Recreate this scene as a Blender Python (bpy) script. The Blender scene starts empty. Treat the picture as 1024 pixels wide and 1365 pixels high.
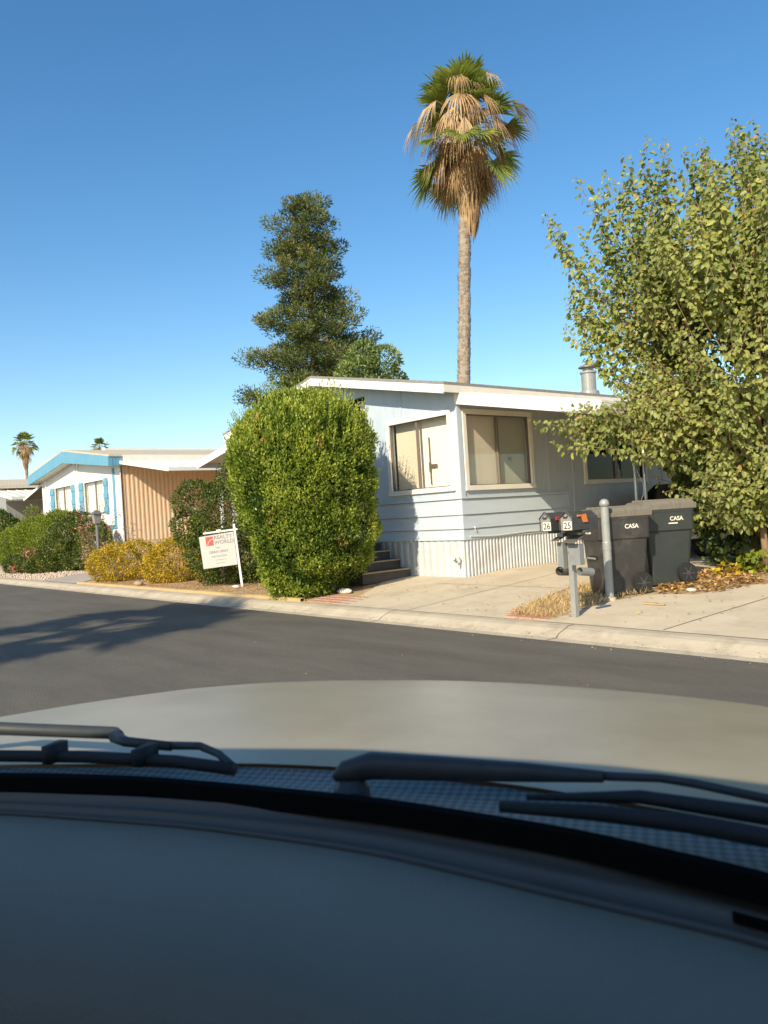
import bpy, bmesh, math, random
import numpy as np
from mathutils import Vector, Matrix, noise
rad = math.radians
random.seed(7); RNG = np.random.default_rng(11)
sc = bpy.context.scene
COL = sc.collection
ROOTLOC = {}

# ------------------------------------------------------------------ ground height
def gz(y):
    if y < 6.45: return 0.0
    if y < 6.95: return 0.02 + .16*(y-6.45)
    return .10 + .06*(min(y, 10.5)-6.95)

# ------------------------------------------------------------------ mesh collector
class MB:
    def __init__(s): s.v = []; s.f = []
    def add(s, vs, fs):
        o = len(s.v); s.v += [tuple(map(float, v)) for v in vs]; s.f += [tuple(i+o for i in f) for f in fs]; return s
    def box(s, x0, x1, y0, y1, z0, z1):
        return s.add([(x0,y0,z0),(x1,y0,z0),(x1,y1,z0),(x0,y1,z0),(x0,y0,z1),(x1,y0,z1),(x1,y1,z1),(x0,y1,z1)],
                     [(0,3,2,1),(4,5,6,7),(0,1,5,4),(1,2,6,5),(2,3,7,6),(3,0,4,7)])
    def hexa(s, lo, hi):   # two quads (4 points each) joined
        return s.add(list(lo)+list(hi), [(3,2,1,0),(4,5,6,7),(0,1,5,4),(1,2,6,5),(2,3,7,6),(3,0,4,7)])
    def prism(s, pts, vec):
        n = len(pts); q = [tuple(np.add(p, vec)) for p in pts]
        return s.add(list(pts)+q, [tuple(range(n))[::-1], tuple(range(n, 2*n))] + [(i,(i+1)%n,n+(i+1)%n,n+i) for i in range(n)])
    def tube(s, pts, rs, n=8, cap=True):
        pts = [Vector(p) for p in pts]
        if not hasattr(rs, '__len__'): rs = [rs]*len(pts)
        rs = [float(x) for x in rs]
        rings = []; up = None
        for i, p in enumerate(pts):
            d = (pts[min(i+1, len(pts)-1)]-pts[max(i-1, 0)]).normalized()
            if up is None:
                up = Vector((0,0,1)) if abs(d.z) < .9 else Vector((1,0,0))
            a = d.cross(up)
            if a.length < 1e-5: a = d.cross(Vector((0,1,0)))
            a.normalize(); b = a.cross(d).normalized(); up = b
            rings.append([p+rs[i]*(math.cos(t)*a+math.sin(t)*b) for t in [2*math.pi*k/n for k in range(n)]])
        vs = [v for r in rings for v in r]; fs = []
        for i in range(len(rings)-1):
            for k in range(n):
                k2 = (k+1) % n; fs.append((i*n+k, i*n+k2, (i+1)*n+k2, (i+1)*n+k))
        if cap: fs += [tuple(range(n))[::-1], tuple((len(rings)-1)*n+k for k in range(n))]
        return s.add(vs, fs)
    def grid(s, rows):
        m = len(rows[0]); vs = [p for r in rows for p in r]
        return s.add(vs, [(i*m+j, i*m+j+1, (i+1)*m+j+1, (i+1)*m+j) for i in range(len(rows)-1) for j in range(m-1)])
    def lathe(s, c, prof, n=20, axis='z'):
        c = Vector(c); rings = []
        for r, h in prof:
            for k in range(n):
                t = 2*math.pi*k/n
                p = {'z': (r*math.cos(t), r*math.sin(t), h), 'x': (h, r*math.cos(t), r*math.sin(t)), 'y': (r*math.cos(t), h, r*math.sin(t))}[axis]
                rings.append(tuple(c+Vector(p)))
        fs = [(i*n+k, i*n+(k+1)%n, (i+1)*n+(k+1)%n, (i+1)*n+k) for i in range(len(prof)-1) for k in range(n)]
        fs += [tuple(range(n))[::-1], tuple((len(prof)-1)*n+k for k in range(n))]
        return s.add(rings, fs)
    def xf(s, M):
        s.v = [tuple(M @ Vector(v)) for v in s.v]; return s
    def build(s, name, mat, parent=None, smooth=False, bevel=0, local=False, label=None):
        me = bpy.data.meshes.new(name)
        vs = s.v
        if parent is not None and not local:
            root = parent
            while root.parent: root = root.parent
            l = ROOTLOC[root.name]; vs = [(v[0]-l[0], v[1]-l[1], v[2]-l[2]) for v in vs]
        me.from_pydata(vs, [], s.f); me.update()
        bm = bmesh.new(); bm.from_mesh(me); bmesh.ops.recalc_face_normals(bm, faces=bm.faces); bm.to_mesh(me); bm.free()
        me.materials.append(mat)
        if smooth:
            me.polygons.foreach_set('use_smooth', [True]*len(me.polygons))
        o = bpy.data.objects.new(name, me); COL.objects.link(o); o.parent = parent
        if parent is None: ROOTLOC[o.name] = (0,0,0)
        if bevel:
            b = o.modifiers.new('bevel', 'BEVEL'); b.width = bevel; b.segments = 2; b.limit_method = 'ANGLE'; b.angle_limit = rad(35)
        if smooth and bevel == 0:
            pass
        if label: o['label'] = label
        return o

def thing(name, loc, label, cat, rz=0, group=None):
    o = bpy.data.objects.new(name, None); COL.objects.link(o); o.location = loc; o.rotation_euler = (0,0,rz)
    o.empty_display_size = .2; ROOTLOC[o.name] = tuple(loc); tag(o, label, cat, group); return o
def tag(o, label=None, cat=None, group=None, kind=None):
    if label: o['label'] = label
    if cat: o['category'] = cat
    if group: o['group'] = group
    if kind: o['kind'] = kind
    return o

# ------------------------------------------------------------------ materials
def mat(name, col, rough=.7, metal=0, spec=.4, col2=None, nscale=4, bump=0, bscale=40, stretch=(1,1,1), dirt=None, dscale=1.5, coat=0, trans=0):
    m = bpy.data.materials.new(name); m.use_nodes = True; nt = m.node_tree; N = nt.nodes; L = nt.links
    b = N['Principled BSDF']; b.inputs['Base Color'].default_value = (*col, 1); b.inputs['Roughness'].default_value = rough
    b.inputs['Metallic'].default_value = metal; b.inputs['Specular IOR Level'].default_value = spec
    if coat: b.inputs['Coat Weight'].default_value = coat; b.inputs['Coat Roughness'].default_value = .15
    tc = N.new('ShaderNodeTexCoord'); mp = N.new('ShaderNodeMapping'); mp.inputs['Scale'].default_value = stretch
    L.new(tc.outputs['Object'], mp.inputs['Vector'])
    src = None
    if col2 is not None:
        nz = N.new('ShaderNodeTexNoise'); nz.inputs['Scale'].default_value = nscale; nz.inputs['Detail'].default_value = 6; nz.inputs['Roughness'].default_value = .65
        L.new(mp.outputs[0], nz.inputs['Vector'])
        cr = N.new('ShaderNodeValToRGB'); cr.color_ramp.elements[0].position = .3; cr.color_ramp.elements[1].position = .7
        cr.color_ramp.elements[0].color = (*col, 1); cr.color_ramp.elements[1].color = (*col2, 1)
        L.new(nz.outputs['Fac'], cr.inputs['Fac']); src = cr.outputs[0]
    if dirt is not None:
        n2 = N.new('ShaderNodeTexNoise'); n2.inputs['Scale'].default_value = dscale; n2.inputs['Detail'].default_value = 8; n2.inputs['Roughness'].default_value = .7
        L.new(mp.outputs[0], n2.inputs['Vector'])
        r2 = N.new('ShaderNodeMapRange'); r2.inputs[1].default_value = .5; r2.inputs[2].default_value = .8; r2.inputs[4].default_value = .75
        L.new(n2.outputs['Fac'], r2.inputs[0])
        mx = N.new('ShaderNodeMix'); mx.data_type = 'RGBA'; L.new(r2.outputs[0], mx.inputs[0])
        if src: L.new(src, mx.inputs[6])
        else: mx.inputs[6].default_value = (*col, 1)
        mx.inputs[7].default_value = (*dirt, 1); src = mx.outputs[2]
    if src: L.new(src, b.inputs['Base Color'])
    if bump:
        n3 = N.new('ShaderNodeTexNoise'); n3.inputs['Scale'].default_value = bscale; n3.inputs['Detail'].default_value = 5
        L.new(mp.outputs[0], n3.inputs['Vector'])
        bp = N.new('ShaderNodeBump'); bp.inputs['Strength'].default_value = bump; bp.inputs['Distance'].default_value = .01
        L.new(n3.outputs['Fac'], bp.inputs['Height']); L.new(bp.outputs[0], b.inputs['Normal'])
    return m

def leafmat(name, stops, rough=.5, transl=.3, tcol=(.35,.5,.08)):
    m = bpy.data.materials.new(name); m.use_nodes = True; nt = m.node_tree; N = nt.nodes; L = nt.links
    b = N['Principled BSDF']; b.inputs['Roughness'].default_value = rough; b.inputs['Specular IOR Level'].default_value = .35
    at = N.new('ShaderNodeAttribute'); at.attribute_name = 'tint'
    cr = N.new('ShaderNodeValToRGB'); e = cr.color_ramp.elements
    while len(e) > 1: e.remove(e[-1])
    e[0].position = stops[0][0]; e[0].color = (*stops[0][1], 1)
    for p, c in stops[1:]:
        k = e.new(p); k.color = (*c, 1)
    L.new(at.outputs['Fac'], cr.inputs['Fac']); L.new(cr.outputs[0], b.inputs['Base Color'])
    t = N.new('ShaderNodeBsdfTranslucent'); 
    hs = N.new('ShaderNodeMix'); hs.data_type = 'RGBA'; hs.blend_type = 'MULTIPLY'; hs.inputs[0].default_value = .5
    L.new(cr.outputs[0], hs.inputs[6]); hs.inputs[7].default_value = (*[min(1, c*2) for c in tcol], 1); L.new(hs.outputs[2], t.inputs['Color'])
    ms = N.new('ShaderNodeMixShader'); ms.inputs[0].default_value = transl
    L.new(b.outputs[0], ms.inputs[1]); L.new(t.outputs[0], ms.inputs[2]); L.new(ms.outputs[0], N['Material Output'].inputs['Surface'])
    return m

def groovemat(name, col, period, axis='x', depth=.004, rough=.6, metal=0, col2=None, dark=.6):
    """painted panel with narrow vertical grooves, built as bump"""
    m = mat(name, col, rough=rough, metal=metal, col2=col2, nscale=2.5, stretch=(1,1,.35), dirt=tuple(c*.8 for c in (col[0],col[1]*.97,col[2]*.88)), dscale=5)
    nt = m.node_tree; N = nt.nodes; L = nt.links; b = N['Principled BSDF']
    tc = N.new('ShaderNodeTexCoord'); sp = N.new('ShaderNodeSeparateXYZ'); L.new(tc.outputs['Object'], sp.inputs[0])
    fr = N.new('ShaderNodeMath'); fr.operation = 'PINGPONG'; fr.inputs[1].default_value = period/2
    L.new(sp.outputs[axis.upper()], fr.inputs[0])
    mr = N.new('ShaderNodeMapRange'); mr.inputs[1].default_value = 0; mr.inputs[2].default_value = .006; L.new(fr.outputs[0], mr.inputs[0])
    bp = N.new('ShaderNodeBump'); bp.inputs['Distance'].default_value = depth; bp.inputs['Strength'].default_value = .8
    L.new(mr.outputs[0], bp.inputs['Height']); L.new(bp.outputs[0], b.inputs['Normal'])
    return m

M = {}
M['white'] = mat('white_paint', (.80,.78,.74), .5, col2=(.74,.72,.67), nscale=3)
M['cream'] = mat('cream_paint', (.78,.74,.65), .6, col2=(.71,.66,.57), nscale=3)
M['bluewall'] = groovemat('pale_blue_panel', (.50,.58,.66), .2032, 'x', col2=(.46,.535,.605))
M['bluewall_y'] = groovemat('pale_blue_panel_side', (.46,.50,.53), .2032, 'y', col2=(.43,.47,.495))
M['lap'] = mat('pale_blue_board', (.51,.58,.65), .6, col2=(.46,.52,.58), nscale=3, stretch=(.5,.5,3))
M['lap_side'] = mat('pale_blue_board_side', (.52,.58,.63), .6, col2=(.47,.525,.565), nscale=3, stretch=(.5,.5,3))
M['skirt'] = mat('galvanised_skirting', (.60,.62,.62), .5, metal=.15, col2=(.52,.53,.53), nscale=5, dirt=(.38,.32,.25), dscale=2)
M['shingle'] = mat('grey_shingles', (.20,.19,.18), .9, col2=(.30,.28,.26), nscale=20, bump=.6, bscale=60)
M['blinds'] = None
M['alu'] = mat('bronze_window_frame', (.22,.18,.15), .5, metal=.3)
M['dark'] = mat('dark_void', (.03,.03,.035), .8)  # near-black sheet standing for the unlit room behind the glass
M['greywall'] = mat('grey_porch_wall', (.30,.31,.31), .7, col2=(.26,.27,.27))
M['brown'] = mat('dark_step_paint', (.07,.06,.055), .7, col2=(.11,.09,.075), nscale=8)  # near-black brown, bush shade on the risers included in the colour
M['tread'] = mat('worn_wood_edge', (.42,.33,.20), .7, col2=(.30,.23,.14), nscale=12)
M['galv'] = mat('galvanised_steel', (.36,.365,.34), .45, metal=.2, col2=(.29,.295,.275), nscale=9)
M['silver'] = mat('shiny_ironwork', (.62,.64,.64), .35, metal=.5, col2=(.5,.5,.5), nscale=20)
M['blue'] = mat('sky_blue_trim', (.11,.31,.45), .6, col2=(.155,.36,.49), nscale=3)
M['lwhite'] = mat('white_siding', (.80,.79,.76), .6, col2=(.75,.74,.70), nscale=3)
M['tan'] = mat('tan_metal_siding', (.72,.53,.36), .6, col2=(.67,.49,.33), nscale=2)
M['tanskirt'] = mat('tan_skirting', (.62,.47,.33), .7, col2=(.55,.42,.30))
M['roofcream'] = mat('cream_coated_roof', (.60,.53,.41), .85, col2=(.44,.38,.29), nscale=14, bump=.5, bscale=30)
M['mwhite'] = mat('white_awning_metal', (.78,.74,.66), .5, col2=(.7,.66,.57), nscale=4)
M['soffit'] = mat('olive_soffit', (.33,.31,.25), .7)
M['asphalt'] = mat('asphalt', (.086,.078,.064), .85, spec=.3, col2=(.142,.128,.104), nscale=1.3, stretch=(.3,1.2,1), bump=.8, bscale=120, dirt=(.16,.145,.115), dscale=45)
M['crack'] = mat('tar_crack', (.03,.028,.025), .9)
M['concrete'] = mat('concrete', (.50,.415,.29), .85, col2=(.62,.52,.375), nscale=1.3, bump=.35, bscale=60, dirt=(.34,.28,.21), dscale=2.2)
M['kerb'] = mat('kerb_concrete', (.40,.34,.25), .85, col2=(.50,.43,.32), nscale=2.2, bump=.4, bscale=60, dirt=(.24,.195,.14), dscale=3.5)
M['dirt'] = mat('dry_earth', (.36,.24,.13), .95, col2=(.48,.35,.20), nscale=3, bump=.8, bscale=25, dirt=(.24,.15,.085), dscale=9)
M['edging'] = mat('yellowed_edging', (.52,.38,.18), .8, col2=(.42,.30,.15), nscale=5)
M['brick'] = mat('pink_brick', (.42,.22,.15), .9, col2=(.48,.30,.22), nscale=8, bump=.5)
M['gravelbase'] = mat('gravel_base', (.42,.32,.24), .95, col2=(.55,.46,.36), nscale=22, bump=.8, bscale=40)
M['bin'] = mat('charcoal_plastic', (.034,.033,.031), .42, spec=.4, col2=(.048,.045,.042), nscale=5, bump=.15, bscale=200, dirt=(.13,.12,.10), dscale=4)
M['bingreen'] = mat('dark_green_plastic', (.030,.037,.033), .42, spec=.4, col2=(.042,.049,.044), nscale=5, bump=.15, bscale=200)
M['binlid'] = mat('dusty_lid', (.14,.125,.10), .55, col2=(.20,.175,.135), nscale=6, stretch=(1,4,1))
M['rubber'] = mat('black_rubber', (.018,.018,.018), .8)
M['wheelhub'] = mat('grey_wheel_hub', (.055,.054,.052), .5)
M['mailgrey'] = mat('weathered_mailbox', (.22,.21,.19), .6, col2=(.33,.31,.28), nscale=18)
M['mailside'] = mat('black_mailbox', (.045,.048,.05), .5, col2=(.07,.07,.07), nscale=6)  # dark body, the weak sunlight on its side put into the colour
M['tubebox'] = mat('pale_grey_box', (.27,.28,.27), .55, col2=(.20,.205,.20), nscale=8)
M['tubedark'] = mat('dull_brown_lid', (.12,.105,.085), .7)
M['orange'] = mat('orange_flag', (.75,.22,.05), .5)
M['red'] = mat('red_flag', (.55,.05,.04), .5)
M['plaque'] = mat('cream_plaque', (.82,.74,.60), .5)
M['ink'] = mat('black_ink', (.04,.035,.03), .6)
M['greyink'] = mat('grey_ink', (.24,.23,.22), .6)
M['signwhite'] = mat('sign_white', (.52,.51,.48), .5)
M['signred'] = mat('sign_red', (.72,.10,.07), .45)
M['bark_palm'] = mat('palm_bark', (.20,.155,.11), .95, col2=(.40,.34,.27), nscale=5, bump=1, bscale=14, stretch=(1,1,2.2))
M['bark'] = mat('brown_bark', (.22,.13,.075), .9, col2=(.34,.22,.13), nscale=8, stretch=(2,2,.5), bump=.5)
M['barkdark'] = mat('dark_bark', (.10,.075,.055), .9, col2=(.15,.11,.08), nscale=8)
M['stone'] = mat('pale_stone', (.66,.62,.55), .85, col2=(.52,.47,.40), nscale=8, bump=.6)
M['lampglass'] = mat('frosted_lamp_glass', (.55,.52,.45), .4)
M['lamppost'] = mat('grey_lamp_post', (.13,.13,.125), .5, col2=(.18,.175,.165))
M['carpaint'] = mat('dark_car_paint', (.02,.021,.024), .25, spec=.6, coat=.6)
M['carglass'] = mat('dark_car_glass', (.015,.018,.02), .08, spec=.7)
M['hood'] = mat('dusty_beige_paint', (.26,.225,.160), .38, spec=.4, col2=(.35,.31,.225), nscale=2.2, dirt=(.36,.32,.24), dscale=7)  # dust and vague reflections both mottled into the colour
M['interior'] = mat('dashboard_vinyl', (.25,.20,.14), .42, spec=.45, col2=(.28,.225,.16), nscale=4, bump=.25, bscale=350)
M['strip'] = mat('dashboard_trim', (.10,.085,.066), .38, spec=.5)
M['headliner'] = mat('grey_headliner', (.12,.12,.12), .9)
M['seal'] = mat('black_seal', (.004,.004,.004), .9, spec=.1)
M['wiper'] = mat('grey_wiper_paint', (.030,.034,.036), .5, spec=.4, col2=(.045,.049,.050), nscale=30)
M['blade'] = mat('wiper_rubber', (.016,.020,.024), .7)

def blindsmat():
    m = bpy.data.materials.new('cream_blinds'); m.use_nodes = True; nt = m.node_tree; N = nt.nodes; L = nt.links
    b = N['Principled BSDF']; b.inputs['Base Color'].default_value = (.95,.92,.82,1); b.inputs['Roughness'].default_value = .7
    tc = N.new('ShaderNodeTexCoord'); sp = N.new('ShaderNodeSeparateXYZ'); L.new(tc.outputs['Object'], sp.inputs[0])
    fr = N.new('ShaderNodeMath'); fr.operation = 'PINGPONG'; fr.inputs[1].default_value = .013; L.new(sp.outputs['Z'], fr.inputs[0])
    bp = N.new('ShaderNodeBump'); bp.inputs['Distance'].default_value = .35; bp.inputs['Strength'].default_value = .5
    L.new(fr.outputs[0], bp.inputs['Height']); L.new(bp.outputs[0], b.inputs['Normal'])
    return m
M['blinds'] = blindsmat()
M['curtain'] = mat('beige_curtain', (.72,.66,.53), .8, col2=(.66,.60,.475), nscale=4, stretch=(1,1,.1))
M['greycurtain'] = mat('grey_curtain', (.44,.44,.36), .8)  # greenish grey backing imitates the reflection in the right pane
def glassmat(name, fac=.12, tint=(.9,.9,.88)):
    m = bpy.data.materials.new(name); m.use_nodes = True; nt = m.node_tree; N = nt.nodes; L = nt.links
    N.remove(N['Principled BSDF'])
    t = N.new('ShaderNodeBsdfTransparent'); t.inputs[0].default_value = (*tint, 1)
    g = N.new('ShaderNodeBsdfGlossy'); g.inputs['Roughness'].default_value = .03; g.inputs['Color'].default_value = (.9,.95,1,1)
    lw = N.new('ShaderNodeLayerWeight'); pw = N.new('ShaderNodeMath'); pw.operation = 'POWER'; pw.inputs[1].default_value = 4; L.new(lw.outputs['Facing'], pw.inputs[0])
    ad = N.new('ShaderNodeMath'); ad.operation = 'MULTIPLY_ADD'; ad.inputs[1].default_value = .6; ad.inputs[2].default_value = fac*.25; L.new(pw.outputs[0], ad.inputs[0])
    ms = N.new('ShaderNodeMixShader'); L.new(ad.outputs[0], ms.inputs[0]); L.new(t.outputs[0], ms.inputs[1]); L.new(g.outputs[0], ms.inputs[2])
    L.new(ms.outputs[0], N['Material Output'].inputs['Surface']); return m
M['glass'] = glassmat('window_glass', .12, (.97,.97,.96)); M['screen'] = glassmat('window_insect_screen', .03, (.90,.88,.84))
M['darkglass'] = glassmat('dim_window_glass', .06, (.35,.36,.33))
wm = bpy.data.materials.new('windscreen_glass'); wm.use_nodes = True
for n_ in list(wm.node_tree.nodes):
    if n_.type != 'OUTPUT_MATERIAL': wm.node_tree.nodes.remove(n_)
_t = wm.node_tree.nodes.new('ShaderNodeBsdfTransparent'); _t.inputs[0].default_value = (.96,.97,.96,1)
wm.node_tree.links.new(_t.outputs[0], [n for n in wm.node_tree.nodes if n.type == 'OUTPUT_MATERIAL'][0].inputs['Surface'])
M['windscreen'] = wm
def meshmat():
    m = mat('perforated_cowl', (.20,.22,.21), .5)
    nt = m.node_tree; N = nt.nodes; L = nt.links; b = N['Principled BSDF']
    tc = N.new('ShaderNodeTexCoord'); mp = N.new('ShaderNodeMapping'); mp.inputs['Rotation'].default_value = (0,0,rad(45)); mp.inputs['Scale'].default_value = (120,120,0)
    L.new(tc.outputs['Object'], mp.inputs[0]); ck = N.new('ShaderNodeTexChecker'); ck.inputs['Scale'].default_value = 1
    ck.inputs[1].default_value = (.22,.225,.20,1); ck.inputs[2].default_value = (.11,.115,.105,1)
    L.new(mp.outputs[0], ck.inputs['Vector']); L.new(ck.outputs[0], b.inputs['Base Color']); return m
M['cowl'] = meshmat()

# leaves
LM = {}
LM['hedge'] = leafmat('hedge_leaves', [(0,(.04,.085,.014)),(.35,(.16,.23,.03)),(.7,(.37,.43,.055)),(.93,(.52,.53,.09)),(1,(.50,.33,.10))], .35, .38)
LM['mulberry'] = leafmat('broad_leaves', [(0,(.12,.155,.045)),(.4,(.28,.31,.088)),(.75,(.42,.425,.125)),(.93,(.52,.49,.11)),(1,(.50,.32,.12))], .42, .42)
LM['dark'] = leafmat('dark_shrub_leaves', [(0,(.03,.055,.012)),(.5,(.085,.12,.022)),(.85,(.18,.20,.03)),(1,(.34,.30,.03))], .45, .25)
LM['yellow'] = leafmat('yellow_shrub_leaves', [(0,(.13,.14,.015)),(.3,(.36,.27,.02)),(.6,(.62,.42,.03)),(1,(.78,.56,.06))], .5, .3, (.6,.4,.05))
LM['bright'] = leafmat('bright_shrub_leaves', [(0,(.08,.12,.012)),(.5,(.20,.25,.022)),(1,(.36,.38,.04))], .5, .3)
LM['pink'] = leafmat('flowers', [(0,(.45,.06,.08)),(.5,(.62,.10,.12)),(1,(.75,.45,.42))], .5, .3, (.6,.2,.2))
LM['dry'] = leafmat('dry_stems', [(0,(.30,.19,.09)),(.5,(.40,.27,.13)),(1,(.52,.38,.20))], .7, .15, (.5,.4,.2))
LM['conifer'] = leafmat('conifer_needles', [(0,(.04,.062,.018)),(.45,(.115,.15,.038)),(.8,(.20,.21,.06)),(1,(.29,.25,.10))], .6, .25)
LM['conifergreen'] = leafmat('green_needles', [(0,(.06,.10,.03)),(.5,(.17,.23,.06)),(1,(.28,.32,.09))], .6, .2)
LM['palm'] = leafmat('palm_fronds', [(0,(.09,.13,.03)),(.5,(.21,.26,.055)),(1,(.42,.44,.11))], .4, .35)
LM['palmdead'] = leafmat('dead_fronds', [(0,(.24,.14,.06)),(.5,(.42,.28,.14)),(1,(.62,.46,.27))], .7, .25, (.5,.4,.25))
LM['grass'] = leafmat('dry_grass', [(0,(.42,.28,.11)),(.5,(.56,.40,.18)),(1,(.68,.54,.28))], .8, .2, (.5,.4,.2))
LM['litter'] = leafmat('leaf_litter', [(0,(.16,.085,.04)),(.4,(.36,.20,.08)),(.8,(.55,.33,.12)),(1,(.66,.48,.10))], .8, .1, (.5,.3,.1))

# ------------------------------------------------------------------ bulk leaf meshes
def raw_mesh(name, V, F, tint, m, parent=None, kind=None):
    """V n x 3, F k x m ints, tint per face"""
    V = np.asarray(V, dtype=np.float32); F = np.asarray(F, dtype=np.int32)
    if parent is not None:
        root = parent
        while root.parent: root = root.parent
        V = V-np.array(ROOTLOC[root.name], dtype=np.float32)
    me = bpy.data.meshes.new(name); k, c = F.shape
    me.vertices.add(len(V)); me.vertices.foreach_set('co', V.ravel())
    me.loops.add(k*c); me.loops.foreach_set('vertex_index', F.ravel())
    me.polygons.add(k); me.polygons.foreach_set('loop_start', np.arange(0, k*c, c, dtype=np.int32))
    try: me.polygons.foreach_set('loop_total', np.full(k, c, dtype=np.int32))
    except Exception: pass
    a = me.attributes.new('tint', 'FLOAT', 'FACE'); a.data.foreach_set('value', np.asarray(tint, dtype=np.float32))
    me.update(calc_edges=True); me.materials.append(m)
    o = bpy.data.objects.new(name, me); COL.objects.link(o); o.parent = parent
    if parent is None: ROOTLOC[o.name] = (0,0,0)
    return o
def unit(a): return a/(np.linalg.norm(a, axis=1, keepdims=True)+1e-9)
def leaves4(P, A, Nn, L, W, fold=.25, droop=0):
    """rhombic leaves: P base, A axis, Nn approx normal"""
    A = unit(A); S = unit(np.cross(A, Nn)); Q = unit(np.cross(S, A)); L = np.asarray(L).reshape(-1,1)*np.ones((len(P),1)); W = np.asarray(W).reshape(-1,1)*np.ones((len(P),1))
    m = P+A*L*.45; b = P; t = P+A*L-Q*L*droop
    r = m+S*W*.5+Q*W*fold; l = m-S*W*.5+Q*W*fold
    V = np.stack([b,r,t,l],1).reshape(-1,3); F = np.arange(len(P)*4).reshape(-1,4); return V, F
def leaves8(P, A, Nn, L, W, fold=.18, droop=.15):
    """broad heart leaves, two folded quads"""
    A = unit(A); S = unit(np.cross(A, Nn)); Q = unit(np.cross(S, A)); L = np.asarray(L).reshape(-1,1)*np.ones((len(P),1)); W = np.asarray(W).reshape(-1,1)*np.ones((len(P),1))
    b = P; t = P+A*L-Q*L*droop
    r1 = P+A*L*.12+S*W*.42+Q*W*fold; r2 = P+A*L*.55+S*W*.45+Q*(W*fold-L*droop*.3)
    l1 = P+A*L*.12-S*W*.42+Q*W*fold; l2 = P+A*L*.55-S*W*.45+Q*(W*fold-L*droop*.3)
    V = np.stack([b,r1,r2,t,l2,l1],1).reshape(-1,3); n = len(P); o = np.arange(n)[:,None]*6
    F = np.concatenate([np.hstack([o,o+1,o+2,o+3]), np.hstack([o,o+3,o+4,o+5])]); return V, F
def rnd(n): return unit(RNG.normal(size=(n,3)))
def noise3(P, s, off=0):
    return np.array([noise.noise(Vector((p[0]*s+off, p[1]*s+off*.7, p[2]*s))) for p in P])

def lump_leaves(lumps, n, rfun=.14, clip_z=None):
    """points on a union of ellipsoids; returns P, outward N"""
    lumps = np.array(lumps, float); area = (lumps[:,3]*lumps[:,4]*lumps[:,5])**(2/3); pr = area/area.sum()
    out_p = []; out_n = []; tot = 0
    while tot < n:
        k = RNG.choice(len(lumps), size=n, p=pr); d = rnd(n); R = lumps[k,3:]
        r = 1-np.abs(RNG.normal(size=(n,1)))*rfun+RNG.normal(size=(n,1))*.03
        P = lumps[k,:3]+d*R*r; N_ = unit(d/R)
        keep = np.ones(n, bool)
        for l in lumps:
            q = ((P-l[:3])/l[3:]); keep &= (q**2).sum(1) > .52
        if clip_z is not None: keep &= P[:,2] > clip_z
        out_p.append(P[keep]); out_n.append(N_[keep]); tot += keep.sum()
        if keep.sum() == 0: break
    return np.concatenate(out_p)[:n], np.concatenate(out_n)[:n]

def shrub(name, loc, lumps, n, L, W, leaf, label, cat='shrub', gap=.0, upb=.3, group=None, stems=5, seed=0, broad=False, zmin=None, core=True):
    t = thing(name, loc, label, cat, group=group)
    P, N_ = lump_leaves(lumps, n, clip_z=(loc[2]+.02 if zmin is None else zmin))
    nz = noise3(P, 3.2/max(.4, max(l[3] for l in lumps)), seed)
    if gap: 
        keep = nz > -gap; P, N_, nz = P[keep], N_[keep], nz[keep]
    n = len(P); P = P+N_*(nz[:,None]*.12*min(1, max(l[3] for l in lumps)))
    A = unit(N_*.7+rnd(n)*.8+np.array([0,0,upb])); Nn = unit(N_*.6+rnd(n)*.7+np.array([0,0,.3]))
    s = RNG.uniform(.7,1.25,n)
    V, F = (leaves8 if broad else leaves4)(P, A, Nn, L*s, W*s)
    tint = np.clip(RNG.beta(2,2.2,n)*.8+nz*.35+.06, 0, .93); bad = RNG.random(n) < .012; tint[bad] = 1
    if broad: tint = np.concatenate([tint, tint])
    raw_mesh('foliage', V, F, tint, LM[leaf], t)
    b = MB()
    for i in range(stems):
        l = lumps[i % len(lumps)]
        p0 = Vector((loc[0]+random.uniform(-.12,.12), loc[1]+random.uniform(-.12,.12), loc[2]-.03)); p1 = Vector(l[:3])+Vector((random.uniform(-.3,.3)*l[3], random.uniform(-.3,.3)*l[4], random.uniform(0,.5)*l[5]))
        b.tube([p0, (p0+p1)/2+Vector((random.uniform(-.05,.05),0,.05)), p1], [.022,.016,.008], 6)
    b.build('stem', M['barkdark'], t)
    return t

# ================================================================== GROUND
def sheet(name, x0, x1, ys, m, dz=0, kind='structure', nx=1):
    b = MB(); xs = np.linspace(x0, x1, nx+1)
    b.grid([[(x, y, gz(y)+dz) for x in xs] for y in ys]); o = b.build(name, m); tag(o, kind=kind); return o
o = MB().grid([[(x, y, z) for x in (-600,600)] for y, z in ((-600,-.06),(-6.6,-.06),(6.2,-.06),(7.0,-.05),(7.03,.1045),(10.5,.3128),(900,.3128))]).build('ground', M['dirt']); tag(o, kind='structure')
sheet('road', -600, 600, (-6.45, 0, 6.46), M['asphalt'])
def crack(pts, w):
    b = MB(); rows = []
    for i, (x, y) in enumerate(pts):
        t_ = w*(.4+.6*math.sin(math.pi*(i+.5)/len(pts)))*RNG.uniform(.6,1.3); rows.append([(x-t_,y-t_,.0035),(x+t_,y+t_,.0035)])
    o = b.grid(rows).build('road_crack', M['crack']); tag(o, kind='structure')
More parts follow.
